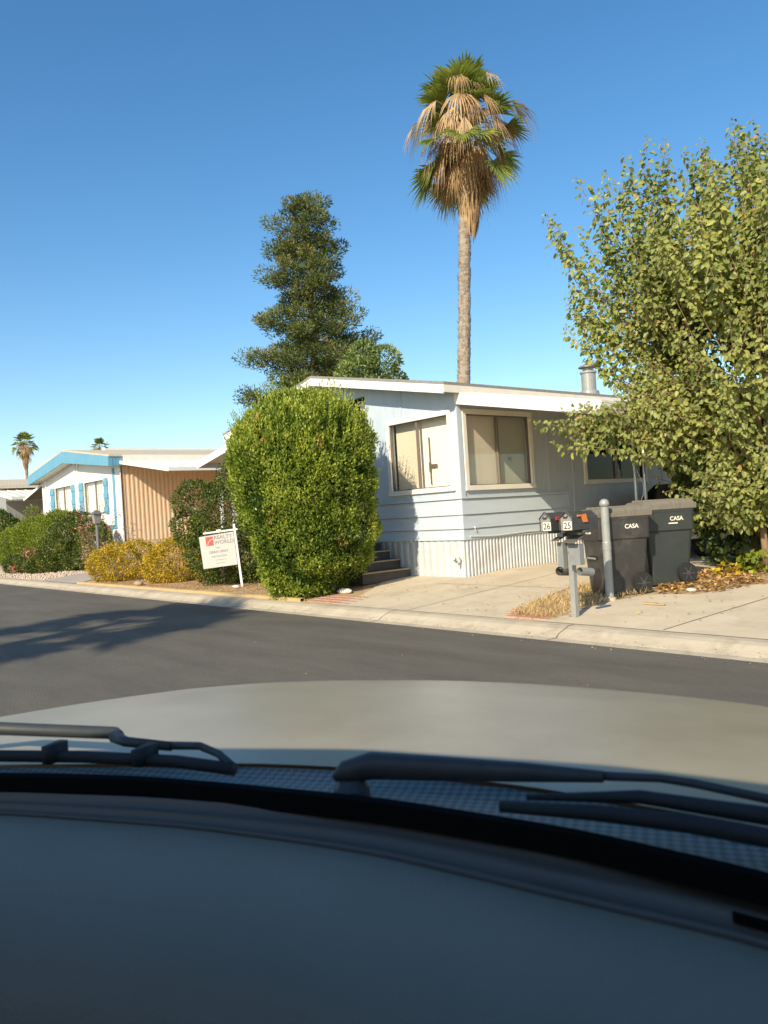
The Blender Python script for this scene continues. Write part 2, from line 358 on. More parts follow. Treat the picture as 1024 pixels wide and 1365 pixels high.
for x0, y0, x1, y1 in ((-14,5.9,-3,5.2),(-9,3.2,-5.5,6.3),(-6,4.6,-1.5,5.6),(-13,3.8,-9,4.6),(-4.2,6.4,-3.6,4.4)):
    n_ = 46; a_ = np.linspace(0,1,n_); jx = np.cumsum(RNG.normal(size=n_))*.025; jy = np.cumsum(RNG.normal(size=n_))*.025; crack([(x0+(x1-x0)*t+jx[i], y0+(y1-y0)*t+jy[i]) for i, t in enumerate(a_)], .006)
# gutter pan and rolled kerb in one profile
prof = [(6.42,.004),(6.55,.004),(6.66,.012),(6.74,.045),(6.82,.085),(6.90,.103),(7.02,.108),(7.04,.10),(7.04,-.05)]
b = MB(); xs = [-200,-60]+[x for x in np.arange(-40, 12, 3.0)]+[60,200]
b.grid([[(x, y, z) for x in xs] for y, z in prof]); o = b.build('kerb', M['kerb']); tag(o, kind='structure')
prof = [(-y, z) for y, z in prof]
o = MB().grid([[(x, y, z) for x in (-200,200)] for y, z in prof]).build('kerb', M['kerb']); tag(o, kind='structure')
# cracks between kerb pours are real thin joints
b = MB()
for x in (-20.5,-16.2,-12.1,-8.3,-5.35,-2.4): b.grid([[(x+dx+.02*math.sin(y*40), y, z+.0035) for dx in (0,.012)] for y, z in [(6.45,.004),(6.55,.004),(6.66,.012),(6.74,.045),(6.82,.085),(6.90,.103),(7.02,.108)]])
o = b.build('kerb_joint', mat('joint_dark', (.14,.11,.08), .9)); tag(o, kind='structure')

def slab(name, poly, m, dz=.012, sub=True):
    """flat polygon draped on the sloping lot: clip into Y strips so that it follows the slope"""
    bm = bmesh.new(); vs = [bm.verts.new((x, y, 0)) for x, y in poly]; bm.faces.new(vs)
    for yc in (7.2,7.6,8.0,8.5,9.0,9.5,10.0,10.5):
        bmesh.ops.bisect_plane(bm, geom=bm.verts[:]+bm.edges[:]+bm.faces[:], plane_co=(0,yc,0), plane_no=(0,1,0))
    for v in bm.verts: v.co.z = gz(v.co.y)+dz
    me = bpy.data.meshes.new(name); bm.to_mesh(me); bm.free(); me.materials.append(m)
    o = bpy.data.objects.new(name, me); COL.objects.link(o); ROOTLOC[o.name] = (0,0,0)
    if me.polygons[0].normal.z < 0: me.flip_normals()
    tag(o, kind='structure'); return o
slab('driveway', [(-9.75,7.022),(-6.2,7.022),(-6.55,7.5),(-6.8,8.2),(-7.0,9.15),(-6.6,10.2),(-5.9,10.8),(-5.9,26),(-9.5,26),(-9.5,9.62),(-11.3,9.62),(-10.9,8.9),(-10.35,8.2),(-9.95,7.6)], M['concrete'], .007)
slab('path', [(-5.95,7.022),(3,7.022),(3,10.4),(-3.9,10.4),(-4.45,10.0),(-4.84,9.45),(-5.0,8.95),(-5.3,8.9),(-5.6,8.78),(-5.75,8.3),(-5.9,7.95)], M['concrete'], .008)
slab('path', [(-23.9,7.03),(-21.2,7.03),(-22.3,8.6),(-24.6,11.5),(-26.2,11.5),(-24.9,8.4)], mat('grey_path', (.34,.30,.25), .9, col2=(.42,.37,.31), nscale=3), .012)
slab('gravel_bed', [(-40,7.03),(-24.0,7.03),(-25.0,8.6),(-26.5,11.5),(-40,11.5)], M['gravelbase'], .006)
# expansion joints
def joint(x0, y0, x1, y1, w=.012):
    p = [(x0+(x1-x0)*t, y0+(y1-y0)*t) for t in np.linspace(0,1,9)]; dx, dy = (y1-y0), -(x1-x0); l = math.hypot(dx,dy); dx, dy = dx/l*w/2, dy/l*w/2
    MBJ.grid([[(x-dx,y-dy,gz(y)+.013),(x+dx,y+dy,gz(y)+.013)] for x, y in p])
MBJ = MB()
joint(-4.32,7.05,-4.0,10.35); joint(-1.4,7.05,-1.1,10.35); joint(-9.6,9.0,-7.05,9.0); joint(-8.1,7.05,-8.1,12); joint(-9.4,12.2,-6,12.2)
o = MBJ.build('pavement_joint', mat('joint_line', (.20,.16,.12), .9)); tag(o, kind='structure')
# brick pavers by the mailbox and by the bush
b = MB(); 
for i in range(5):
    for j in range(3):
        x = -6.42+j*.215-.06*i; y = 7.08+i*.11; b.box(x+.004,x+.205,y+.004,y+.100,gz(y)-.02,gz(y)+.020)
o = b.build('brick_paver_strip', M['brick']); tag(o, 'faded pink brick pavers set in the ground left of the mailbox post', 'pavers')
b = MB()
for i in range(4):
    for j in range(5):
        x = -10.6+j*.215-.05*i; y = 7.1+i*.16; b.box(x+.004,x+.205,y+.004,y+.15,gz(y)-.02,gz(y)+.012)
o = b.build('brick_paver_strip', M['brick']); tag(o, 'faded pink brick pavers at the foot of the large hedge bush', 'pavers')
# yellowish edging board behind kerb
b = MB(); xs = np.arange(-21.2,-10.7,.7)
b.grid([[(x, y+.015*math.sin(x*3), z) for x in xs] for y, z in ((7.05,.09),(7.05,.155),(7.13,.16),(7.13,.09))])
o = b.build('garden_edging', M['edging']); tag(o, 'low yellowish edging strip between the kerb and the bark bed', 'edging')

# scattered ground stuff
def scatter(name, poly, n, L, W, lm, lift=.012, upright=0, label=None, cat='litter', dens=None):
    poly = np.array(poly); mn, mx = poly.min(0), poly.max(0); P = []
    def inside(x, y):
        c = False; k = len(poly)
        for i in range(k):
            x1,y1 = poly[i]; x2,y2 = poly[(i+1)%k]
            if (y1 > y) != (y2 > y) and x < (x2-x1)*(y-y1)/(y2-y1)+x1: c = not c
        return c
    while len(P) < n:
        x, y = RNG.uniform(mn[0],mx[0]), RNG.uniform(mn[1],mx[1])
        if inside(x, y) and noise.noise(Vector((x*1.7,y*1.7,len(poly)))) > RNG.uniform(-.5,.25): P.append((x, y, gz(y)+lift+RNG.uniform(0,.015)))
    P = np.array(P); k = len(P)
    A = rnd(k); A[:,2] = np.abs(A[:,2])*upright+RNG.uniform(-.1,.2,k)*(1-min(1,upright)); Nn = rnd(k)*.5+np.array([0,0,1.])
    s = RNG.uniform(.5,1.4,k)
    V, F = leaves4(P, A, Nn, L*s, W*s, .15)
    o = raw_mesh(name, V, F, RNG.random(k), LM[lm]); tag(o, label, cat, kind='stuff'); return o
scatter('dry_grass', [(-6.45,7.15),(-5.75,7.1),(-5.75,8.3),(-5.6,8.9),(-6.6,9.2),(-6.95,9.3),(-6.75,8.2)], 5200, .075, .006, 'grass', .012, 1.3, 'dry straw coloured grass around the mailbox post', 'grass')
scatter('bark_chips', [(-21,7.15),(-10.7,7.15),(-11.0,9.4),(-21,10)], 14000, .035, .016, 'litter', .012, .1, 'orange brown bark chips strewn over the bed behind the sign', 'bark chips')
scatter('leaf_litter', [(-5.5,8.9),(-4.9,9.0),(-4.4,10.1),(-2.5,10.5),(-2.5,12.5),(-5.8,12.5),(-5.9,9.6)], 6500, .06, .035, 'litter', .014, .15, 'fallen orange and yellow leaves under the leafy tree', 'leaf litter')
scatter('leaf_litter', [(-10.8,7.1),(-4,7.1),(-4,9.3),(-10.8,9.3)], 150, .04, .022, 'litter', .02, .05, 'few stray dry leaves lying on the concrete driveway', 'leaf litter')
scatter('gutter_grit', [(-24,6.3),(-1,6.3),(-1,6.62),(-24,6.62)], 1500, .022, .012, 'litter', .010, .05, 'fine leaf scraps and grit collected along the gutter', 'debris')
scatter('road_debris', [(-14,2.5),(-2,2.5),(-2,6.6),(-14,6.6)], 120, .03, .012, 'litter', .006, .05, 'tiny scraps and leaves lying on the asphalt road', 'debris')
# gravel at far left (real little stones)
ico = bmesh.new(); bmesh.ops.create_icosphere(ico, subdivisions=1, radius=1)
IV = np.array([v.co[:] for v in ico.verts]); IF = np.array([[v.index for v in f.verts] for f in ico.faces]); ico.free()
def stones(name, pts, rmin, rmax, m, label, kind='stuff', cat='gravel'):
    Vs, Fs = [], []
    for i, (x, y) in enumerate(pts):
        r = RNG.uniform(rmin, rmax); q = IV*RNG.uniform(.6,1.2,(1,3))*r*(1+RNG.normal(size=(len(IV),1))*.12)
        Vs.append(q+np.array([x, y, gz(y)+r*.35])); Fs.append(IF+i*len(IV))
    o = raw_mesh(name, np.concatenate(Vs), np.concatenate(Fs), RNG.random(len(pts)*len(IF)), m); tag(o, label, cat, kind=kind); return o
stones('gravel', [(RNG.uniform(-33,-24.5), RNG.uniform(7.08,8.6)) for _ in range(1500)], .015, .042, mat('tan_gravel_stone', (.42,.32,.24), .9, col2=(.56,.47,.38), nscale=9), 'pale gravel stones along the front of the far left garden')
def rock(x, y, r, sx, m, label):
    q = IV*np.array([sx,.8,.5])*r*(1+RNG.normal(size=(len(IV),1))*.1); b = MB(); b.add(q+np.array([x,y,gz(y)+r*.3]), [tuple(f) for f in IF])
    o = b.build('rock', m, smooth=False); sb = o.modifiers.new('s','SUBSURF'); sb.levels = 2; sb.render_levels = 2; tag(o, label, 'rock')
rock(-10.62,7.86,.13,1.9,M['stone'],'long pale stone lying at the right foot of the large bush')
rock(-5.17,9.12,.075,1.2,M['stone'],'small round white stone on the dirt before the green bin')
rock(-17.9,7.35,.16,1.2,mat('brown_rock',(.30,.22,.15),.9,col2=(.38,.30,.22)),'small brown rock between the two yellow shrubs')
rock(-14.0,7.72,.1,1.6,M['stone'],'pale stone at the foot of the realty sign post')
o = MB().tube([(-4.6,10.35,.33),(-4.0,10.5,.38),(-3.2,10.75,.42),(-2.4,10.85,.45)],[.05,.06,.055,.04],8).build('log', M['bark'], smooth=True); tag(o,'grey weathered log lying on the leaves at the base of the leafy tree','log')
o = MB().box(-5.28,-5.10,8.20,8.26,.19,.205).box(-5.2,-4.98,8.18,8.22,.19,.20).build('stick', M['edging']); tag(o, 'flattened straw coloured scrap lying on the pale slab', 'scrap')

# ================================================================== walls with holes
def wall_holes(b, axis, c0, c1, u0, u1, z0, z1, holes):
    us = sorted({u0,u1,*[h[0] for h in holes],*[h[1] for h in holes]}); zs = sorted({z0,z1,*[h[2] for h in holes],*[h[3] for h in holes]})
    for i in range(len(us)-1):
        for j in range(len(zs)-1):
            um, zm = (us[i]+us[i+1])/2, (zs[j]+zs[j+1])/2
            if any(h[0] < um < h[1] and h[2] < zm < h[3] for h in holes): continue
            if axis == 'y': b.box(us[i],us[i+1],c0,c1,zs[j],zs[j+1])   # wall facing -Y, thickness c0..c1 in y
            else: b.box(c0,c1,us[i],us[i+1],zs[j],zs[j+1])
def corrug(b, axis, c, u0, u1, z0, z1, per, amp, sgn):
    n = int((u1-u0)/per*6); us = np.linspace(u0,u1,n+1)
    def w(u):
        t = ((u-u0)/per) % 1
        return amp*(0 if t < .35 else (t-.35)/.15 if t < .5 else 1 if t < .85 else (1-t)/.15)
    rows = []
    for z in (z0, z1):
        rows.append([(u, c+sgn*w(u), z) if axis == 'y' else (c+sgn*w(u), u, z) for u in us])
    b.grid(rows)
def window(parent, axis, c, u0, u1, z0, z1, sgn, trim, tw=.085, split=.5, back=None, backm2=None, depth=.16, glass='glass', name='window', framem='alu', screen=False):
    """trim frame proud of the wall (the window part), with sash frame, pane and blinds as sub-parts. sgn = outward direction of normal"""
    def bx(b, a0, a1, p0, p1, q0, q1):   # a along normal offset, p along u, q z
        a0, a1 = sorted((c+sgn*a0, c+sgn*a1))
        if axis == 'y': b.box(p0,p1,a0,a1,q0,q1)
        else: b.box(a0,a1,p0,p1,q0,q1)
    t = MB(); bx(t,-.02,.035,u0-tw,u1+tw,z1,z1+tw); bx(t,-.02,.045,u0-tw-.01,u1+tw+.01,z0-tw,z0); bx(t,-.02,.035,u0-tw,u0,z0,z1); bx(t,-.02,.035,u1,u1+tw,z0,z1)
    w = t.build(name, M[trim], parent, bevel=.004)
    f = MB(); e = .018; um = u0+(u1-u0)*split
    bx(f,-.05,-.01,u0,u1,z1-e,z1); bx(f,-.05,-.01,u0,u1,z0,z0+e); bx(f,-.05,-.01,u0,u0+e,z0+e,z1-e); bx(f,-.05,-.01,u1-e,u1,z0+e,z1-e); bx(f,-.055,-.005,um-.018,um+.018,z0+e,z1-e)
    f.build('sash', M[framem], w)
    g = MB(); bx(g,-.034,-.030,u0+e,um-.03,z0+e,z1-e); g.build('pane', M['screen' if screen else glass], w); g = MB(); bx(g,-.034,-.030,um+.03,u1-e,z0+e,z1-e); g.build('pane', M[glass], w)
    k = MB(); bx(k,-depth-.02,-depth,u0-.02,um,z0-.02,z1+.02); k.build('blind', M[back or 'blinds'], w)
    k = MB(); bx(k,-depth-.02,-depth,um,u1+.02,z0-.02,z1+.02); k.build('blind', M[backm2 or back or 'blinds'], w)
    return w

# ================================================================== MAIN HOUSE
X1, Y1 = -9.54, 9.65; XL = -16.75; YB = 25.6
H = thing('mobile_home', (X1, Y1, .27), 'pale blue grey mobile home with white fascia and corrugated skirting beside the driveway', 'house')
GW = (-11.31,-9.76,1.83,3.06)     # gable window hole x0,x1,z0,z1
b = MB(); wall_holes(b, 'y', Y1, Y1+.1, -12.0, X1, .92, 3.4, [GW])
def roofz(x): return 4.25-.197*(x+13.2) if x > -13.2 else 4.25-.195*(-13.2-x)
b.prism([(-12.0,Y1,3.4),(X1,Y1,3.4),(X1,Y1,roofz(X1)-.12),(-12.0,Y1,roofz(-12.0)-.12)], (0,.1,0))
b.prism([(XL,Y1,3.72),(-12.0,Y1,3.72),(-12.0,Y1,roofz(-12.0)-.12),(-13.2,Y1,4.12),(-15.3,Y1,3.72)], (0,.1,0))
b.box(XL,-14.6,Y1,Y1+.1,.92,3.45)
b.build('gable_wall', M['bluewall'], H)
b = MB(); b.box(-12.0,-11.9,Y1+.1,11.2,.92,3.72); b.box(-14.6,-12.0,11.2,11.3,.92,3.75); b.box(-14.7,-14.6,Y1+.1,11.2,.92,3.7); b.build('porch_wall', M['greywall'], H)
b = MB(); b.box(-14.6,-12.0,Y1+.002,11.2,.80,.92); b.build('porch_floor', M['brown'], H)
b = MB(); b.box(-13.9,-13.0,11.15,11.198,.92,2.95); d = b.build('door', M['white'], H); MB().lathe((-13.12,11.12,1.9),[(.01,-.03),(.03,-.02),(.03,.02)],10,'y').build('handle', M['galv'], d)
# seam batten on gable
MB().box(-10.98,-10.93,Y1-.012,Y1,3.15,roofz(-10.95)-.14).build('batten', M['bluewall'], H)
# side wall
SW = (9.84,11.48,1.82,3.05); SW2 = (13.18,15.2,1.85,3.0)
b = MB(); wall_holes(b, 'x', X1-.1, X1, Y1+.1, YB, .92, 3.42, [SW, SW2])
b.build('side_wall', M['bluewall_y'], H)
for y in (11.98,12.72,15.9,17.1,18.3,19.5,21.9): MB().box(X1,X1+.014,y,y+.05,1.62 if y < 12.7 else .92,3.4).build('batten', M['bluewall_y'], H)
b = MB(); b.box(XL,XL+.1,Y1+.1,YB,.92,3.42); b.box(XL+.1,X1-.1,YB-.1,YB,.92,3.42)
b.prism([(XL,YB-.1,3.42),(X1,YB-.1,3.42),(-13.2,YB-.1,4.1)], (0,.1,0)); b.build('rear_wall', M['bluewall'], H)
# corner boards
b = MB(); b.box(X1-.09,X1+.02,Y1-.02,Y1,.93,3.42); b.box(X1,X1+.02,Y1,Y1+.09,.93,3.42); b.build('corner_trim', M['lap'], H, bevel=.003)
# lap siding boards, each tilted so that its lower edge stands proud
zb = [.90,1.09,1.33,1.60]
b = MB()
for i in range(3):
    z0, z1 = zb[i], zb[i+1]
    b.hexa([(-12.0,Y1-.034,z0),(X1-.0,Y1-.034,z0),(X1-.0,Y1-.001,z0),(-12.0,Y1-.001,z0)], [(-12.0,Y1-.012,z1),(X1-.0,Y1-.012,z1),(X1-.0,Y1-.001,z1),(-12.0,Y1-.001,z1)])
b.box(-12.0,X1,Y1-.040,Y1-.001,1.60,1.635)
b.build('lap_siding', M['lap'], H)
b = MB()
for i in range(3):
    z0, z1 = zb[i], zb[i+1]
    b.hexa([(X1+.001,Y1-.034,z0),(X1+.034,Y1-.034,z0),(X1+.034,12.55,z0),(X1+.001,12.55,z0)], [(X1+.001,Y1-.012,z1),(X1+.012,Y1-.012,z1),(X1+.012,12.55,z1),(X1+.001,12.55,z1)])
b.box(X1+.001,X1+.040,Y1-.040,12.55,1.60,1.635)
b.build('lap_siding', M['lap_side'], H)
# dark strips imitating the shade line under each board
b = MB()
for z in zb[1:]:
    b.box(-12.0,X1+.02,Y1-.030,Y1-.0015,z-.006,z+.0); b.box(X1+.0015,X1+.030,Y1-.02,12.5,z-.006,z)
b.build('board_gap', M['alu'], H)
# skirting
b = MB(); corrug(b,'y',Y1-.002,-12.0,X1+.01,.22,.90,.17,.010,-1); b.build('skirting', mat('pale_skirting',(.53,.57,.59),.55,col2=(.47,.505,.52),nscale=3,dirt=(.50,.42,.30),dscale=1.5), H)
b = MB(); corrug(b,'x',X1+.002,Y1,YB,.22,.90,.083,.022,1); b.build('skirting', M['skirt'], H)
b = MB(); b.box(XL,-12.0,Y1,Y1+.05,.22,.92); b.box(XL,XL+.05,Y1,YB,.22,.92); b.build('skirting', M['skirt'], H)
b = MB(); b.tube([(X1+.05,9.75,.96),(X1+.05,10.4,.93),(X1+.05,11.2,.955),(X1+.05,12.6,.94),(X1+.05,14,.95)],.009,6); b.build('cable', M['cream'], H)
b = MB()
for z in (1.12,): b.tube([(X1+.05,9.86,z),(X1+.07,9.86,z-.03),(X1+.05,9.87,z-.07)],.007,6)
b.build('hook', M['cream'], H)
b = MB(); b.tube([(-9.80,Y1-.03,.56),(-9.72,Y1-.03,.54)],.010,5); b.tube([(-9.755,Y1-.03,.60),(-9.76,Y1-.03,.52)],.008,5); b.tube([(-9.66,Y1-.03,.60),(-9.62,Y1-.035,.57),(-9.65,Y1-.03,.42)],.010,5); b.tube([(-9.70,Y1-.03,.49),(-9.66,Y1-.03,.51)],.008,5)
b.build('wire_hook', M['alu'], H)
# windows
window(H,'y',Y1,*GW,-1,'white',split=.47,depth=.17,screen=True)
gw2 = MB(); gw2.box(-10.43,-10.405,Y1+.14,Y1+.15,1.9,2.75).box(-10.44,-10.395,Y1+.13,Y1+.14,2.12,2.3).box(-10.39,-10.24,Y1+.13,Y1+.15,2.2,2.26); gw2.build('blind_rod', M['alu'], H)
window(H,'x',X1,*SW,1,'cream',split=.50,back='curtain',backm2='greycurtain',depth=.09)
MB().box(X1-.07,X1-.055,10.98,11.05,2.25,2.32).build('latch', M['alu'], H)
window(H,'x',X1,*SW2,1,'cream',split=.5,back='dark',backm2='greycurtain',depth=.2,glass='darkglass')
# roof
YF = 9.28
b = MB()
rt = .05
for (xa, xb_) in ((-16.95,-13.2),(-13.2,-9.40)):
    za, zb2 = roofz(xa), roofz(xb_)
    b.hexa([(xa,YF-.03,za),(xb_,YF-.03,zb2),(xb_,YB+.2,zb2),(xa,YB+.2,za)], [(xa,YF-.03,za+rt),(xb_,YF-.03,zb2+rt),(xb_,YB+.2,zb2+rt),(xa,YB+.2,za+rt)])
R_ = b.build('roof', M['shingle'], H)
b = MB()
def fasc(xa, xb_, h):
    za, zb2 = roofz(xa), roofz(xb_)
    b.hexa([(xa,YF-.03,za-h),(xb_,YF-.03,zb2-h),(xb_,YF,zb2-h),(xa,YF,za-h)], [(xa,YF-.03,za-.002),(xb_,YF-.03,zb2-.002),(xb_,YF,zb2-.002),(xa,YF,za-.002)])
fasc(-16.92,-13.2,.15); fasc(-13.2,-9.43,.15)
b.build('fascia', M['white'], H)
b = MB(); b.box(-9.43,-9.40,YF-.03,YB,3.38,3.50); b.box(-16.95,-16.92,YF-.03,YB,3.38,3.51); b.build('gutter', M['cream'], H)
b = MB()
for (xa, xb_) in ((-16.9,-13.2),(-13.2,-9.44)):
    za, zb2 = roofz(xa)-.13, roofz(xb_)-.13
    b.hexa([(xa,YF+.001,za),(xb_,YF+.001,zb2),(xb_,Y1,zb2),(xa,Y1,za)], [(xa,YF+.001,za+.02),(xb_,YF+.001,zb2+.02),(xb_,Y1,zb2+.02),(xa,Y1,za+.02)])
b.build('soffit', M['bluewall'], H)
# vent
v_ = MB().lathe((-11.0,15.5,0),[(.24,3.76),(.22,3.95),(.165,3.98),(.165,4.36),(.19,4.37),(.19,4.41),(.12,4.43),(.12,4.50)],20).build('vent_pipe', M['galv'], R_, smooth=False)
MB().lathe((-11.0,15.5,0),[(.22,4.50),(.21,4.53),(.03,4.60)],20).build('vent_pipe', M['alu'], R_)
# porch lamp
MB().box(-12.32,-12.02,9.72,9.98,3.62,3.66).build('porch_lamp', M['alu'], H)
MB().hexa([(-12.27,9.76,3.46),(-12.07,9.76,3.46),(-12.07,9.94,3.46),(-12.27,9.94,3.46)],[(-12.30,9.74,3.618),(-12.03,9.74,3.618),(-12.03,9.96,3.618),(-12.30,9.96,3.618)]).build('lamp_shade', M['lampglass'], H)
# carport awnings of the main house: sloping pan roof + gable-end fascia + posts
def awning(parent, xa, za, xb_, zb2, y0, y1, band=.2, m='mwhite', roofm='mwhite', posts=(), postm='white'):
    b = MB(); n = int(abs(xb_-xa)/.3)
    b.hexa([(xa,y0,za),(xb_,y0,zb2),(xb_,y1,zb2),(xa,y1,za)],[(xa,y0,za+.03),(xb_,y0,zb2+.03),(xb_,y1,zb2+.03),(xa,y1,za+.03)])
    for y in np.arange(y0+.3,y1,.4): b.hexa([(xa,y,za+.03),(xb_,y,zb2+.03),(xb_,y+.03,zb2+.03),(xa,y+.03,za+.03)],[(xa,y,za+.055),(xb_,y,zb2+.055),(xb_,y+.03,zb2+.055),(xa,y+.03,za+.055)])
    a = b.build('awning', M[roofm], parent)
    b = MB(); b.hexa([(xa,y0-.03,za+.04-band),(xb_,y0-.03,zb2+.04-band),(xb_,y0-.002,zb2+.04-band),(xa,y0-.002,za+.04-band)],[(xa,y0-.03,za+.04),(xb_,y0-.03,zb2+.04),(xb_,y0-.002,zb2+.04),(xa,y0-.002,za+.04)])
    s_ = 1 if xb_ > xa else -1; e0, e1 = sorted((xb_, xb_+s_*.03)); b.box(e0,e1,y0-.03,y1,zb2+.04-band*.9,zb2+.045)
    b.build('awning_fascia', M[m], a)
    return a
A1 = awning(H, X1+.002, 3.37, -6.66, 2.80, Y1-.01, 21.5, .20, 'white')
# ornamental iron posts
def lattice_post(x, y, zt_, parent):
    b = MB(); z0 = gz(y)
    b.tube([(x,y,z0),(x,y,zt_)],.024,8); b.tube([(x+.10,y+.10,z0),(x+.10,y+.10,zt_)],.024,8)
    k = np.linspace(z0+.1, zt_-.1, 40)
    b.tube([(x+.05+.035*math.sin(z*9),y+.05+.035*math.sin(z*9),z) for z in k],.008,5)
    b.build('awning_post', M['silver'], parent, smooth=True)
lattice_post(-6.96,10.85,2.86,A1); lattice_post(-6.9,14.6,2.86,A1); lattice_post(-6.9,18.4,2.86,A1)
A2 = awning(H, XL-.02, 3.31, -18.55, 3.0, 9.35, 20.0, .17, 'white')
for y in (10.2,14,18): MB().box(-18.45,-18.37,y,y+.08,.3,3.0).build('awning_post', M['white'], A2)

# steps
S = thing('entry_steps', (-11.2,9.1,.25), 'dark wooden entry steps with pale worn edges beside the skirting', 'steps')
for i in range(4):
    x1 = -10.93-.27*i; z1 = .42+.165*i
    r = MB().box(-12.2,x1,8.5,9.60,gz(9) if i == 0 else z1-.165,z1-.025).build('step', M['brown'], S)
    MB().box(x1-.27,x1+.02,8.48,9.605,z1-.024,z1).build('tread', M['brown'], r)
    MB().box(x1+.021,x1+.035,8.48,9.605,z1-.026,z1+.001).build('tread_edge', M['tread'], r)

# ================================================================== LEFT HOUSE
LX, LY, LXL = -25.35, 10.0, -33.4
G = thing('mobile_home', (LX, LY, .3), 'white mobile home with sky blue trim and shutters and a tan ribbed side', 'house')
LW1 = (-31.87,-30.05,2.0,3.20); LW2 = (-28.65,-26.80,2.12,3.18)
def lroof(x): return 4.42-.135*abs(x+29.6)
b = MB(); wall_holes(b,'y',LY,LY+.1,LXL,LX,1.05,3.5,[LW1,LW2]); b.prism([(LXL,LY,3.5),(LX,LY,3.5),(LX,LY,lroof(LX)-.1),(-29.6,LY,4.3),(LXL,LY,lroof(LXL)-.1)],(0,.1,0))
b.build('gable_wall', M['lwhite'], G)
b = MB(); b.box(LXL,LX+.01,LY-.01,LY+.08,.25,1.05); b.build('skirting', M['lwhite'], G)
for w_, sp in ((LW1,.5),(LW2,.55)):
    window(G,'y',LY,*w_,-1,'cream',tw=.04,split=sp,depth=.12)
def shutter(x0, x1, z0, z1):
    b = MB(); b.box(x0,x1,LY-.045,LY-.001,z0,z1)
    for z in (z0+.06,(z0+z1)/2-.09,z1-.26): b.box(x0-.02,x1+.02,LY-.065,LY-.046,z,z+.18)
    b.build('shutter', M['blue'], G)
shutter(-32.42,-32.0,2.0,3.22); shutter(-29.95,-29.55,1.95,3.22); shutter(-29.12,-28.72,2.05,3.22); shutter(-26.72,-26.42,2.02,3.22)
b = MB(); b.box(-25.95,-25.80,LY-.03,LY-.001,1.5,3.5); b.box(-28.6,-25.95,LY-.03,LY-.001,1.5,1.63); b.build('trim', M['blue'], G)
for xa_, xb2, z_ in ((-29.52,-29.40,4.1),(-29.28,-29.16,4.05),(-33.36,-33.26,3.6),(-32.98,-32.9,3.6)): MB().box(xa_,xb2,LY-.06,LY-.001,1.2,z_).build('pilaster', M['lwhite'], G)
# tan ribbed side
b = MB(); corrug(b,'x',LX+.0,LY+.02,24,1.06,3.72,.15,.013,1); b.build('side_wall', M['tan'], G)
MB().box(LX-.06,LX-.01,LY+.1,24,1.05,3.7).build('wall_core', M['tan'], G)
b = MB(); b.box(LX+.005,LX+.035,LY-.01,24,.25,1.05)
for y in np.arange(LY+1.2,24,1.2): b.box(LX+.036,LX+.045,y,y+.04,.25,1.05)
b.build('skirting', M['tanskirt'], G)
b = MB(); b.box(LX-.0,LX+.05,LY-.012,LY+.018,1.06,3.5); b.build('corner_trim', M['cream'], G)
b = MB(); b.box(LXL,LXL+.08,LY+.1,24,.25,3.6); b.box(LXL+.08,LX-.07,23.9,24,.25,4.0); b.build('rear_wall', M['lwhite'], G)
# roof + blue fascia
LF = 9.62
b = MB()
for (xa,xb_) in ((-33.95,-29.6),(-29.6,-25.15)):
    za,zb2 = lroof(xa),lroof(xb_); b.hexa([(xa,LF-.02,za),(xb_,LF-.02,zb2),(xb_,24.2,zb2),(xa,24.2,za)],[(xa,LF-.02,za+.06),(xb_,LF-.02,zb2+.06),(xb_,24.2,zb2+.06),(xa,24.2,za+.06)])
LR = b.build('roof', M['roofcream'], G)
MB().box(-29.7,-29.5,LF+1.5,24.1,lroof(-29.6)+.05,lroof(-29.6)+.12).build('ridge_cap', M['cream'], LR)
b = MB()
for (xa,xb_,ha,hb) in ((-33.93,-29.6,.36,.42),(-29.6,-25.18,.42,.31)):
    za,zb2 = lroof(xa)-.003,lroof(xb_)-.003; b.hexa([(xa,LF-.04,za-ha),(xb_,LF-.04,zb2-hb),(xb_,LF,zb2-hb),(xa,LF,za-ha)],[(xa,LF-.04,za),(xb_,LF-.04,zb2),(xb_,LF,zb2),(xa,LF,za)])
b.box(-25.22,-25.18,LF,LY+.05,lroof(-25.2)-.31,lroof(-25.2)-.003)
for y in (LF+.08,LF+.18,LF+.28): b.box(-25.179,-25.17,y,y+.015,lroof(-25.2)-.31,lroof(-25.2)-.003)
b.box(-33.93,-33.89,LF,LY+.4,lroof(-33.9)-.36,lroof(-33.9)-.003)
b.build('fascia', M['blue'], G)
b = MB()
for (xa,xb_,ha,hb) in ((-33.88,-29.6,.34,.40),(-29.6,-25.23,.40,.29)):
    za,zb2 = lroof(xa),lroof(xb_); b.hexa([(xa,LF+.001,za-ha),(xb_,LF+.001,zb2-hb),(xb_,LY-.001,zb2-hb),(xa,LY-.001,za-ha)],[(xa,LF+.001,za-ha+.02),(xb_,LF+.001,zb2-hb+.02),(xb_,LY-.001,zb2-hb+.02),(xa,LY-.001,za-ha+.02)])
b.build('soffit', M['lwhite'], G)
MB().box(-25.17,-25.10,LY+.06,24.2,3.60,lroof(-25.15)+.05).build('gutter', M['cream'], G)
A3 = awning(G, LX+.05, 3.66, -21.6, 3.12, 9.98, 22, .11, 'white')
for y in (11.6,15.2,19): MB().box(-21.72,-21.64,y,y+.08,.3,3.1).build('awning_post', M['white'], A3)
A4 = awning(G, LXL-.02, 3.50, -36.1, 3.0, 10.0, 22, .10, 'cream', 'soffit')
for y in (12.0,15.5): MB().box(-35.75,-35.6,y,y+.15,.3,3.05).build('awning_post', M['galv'], A4)

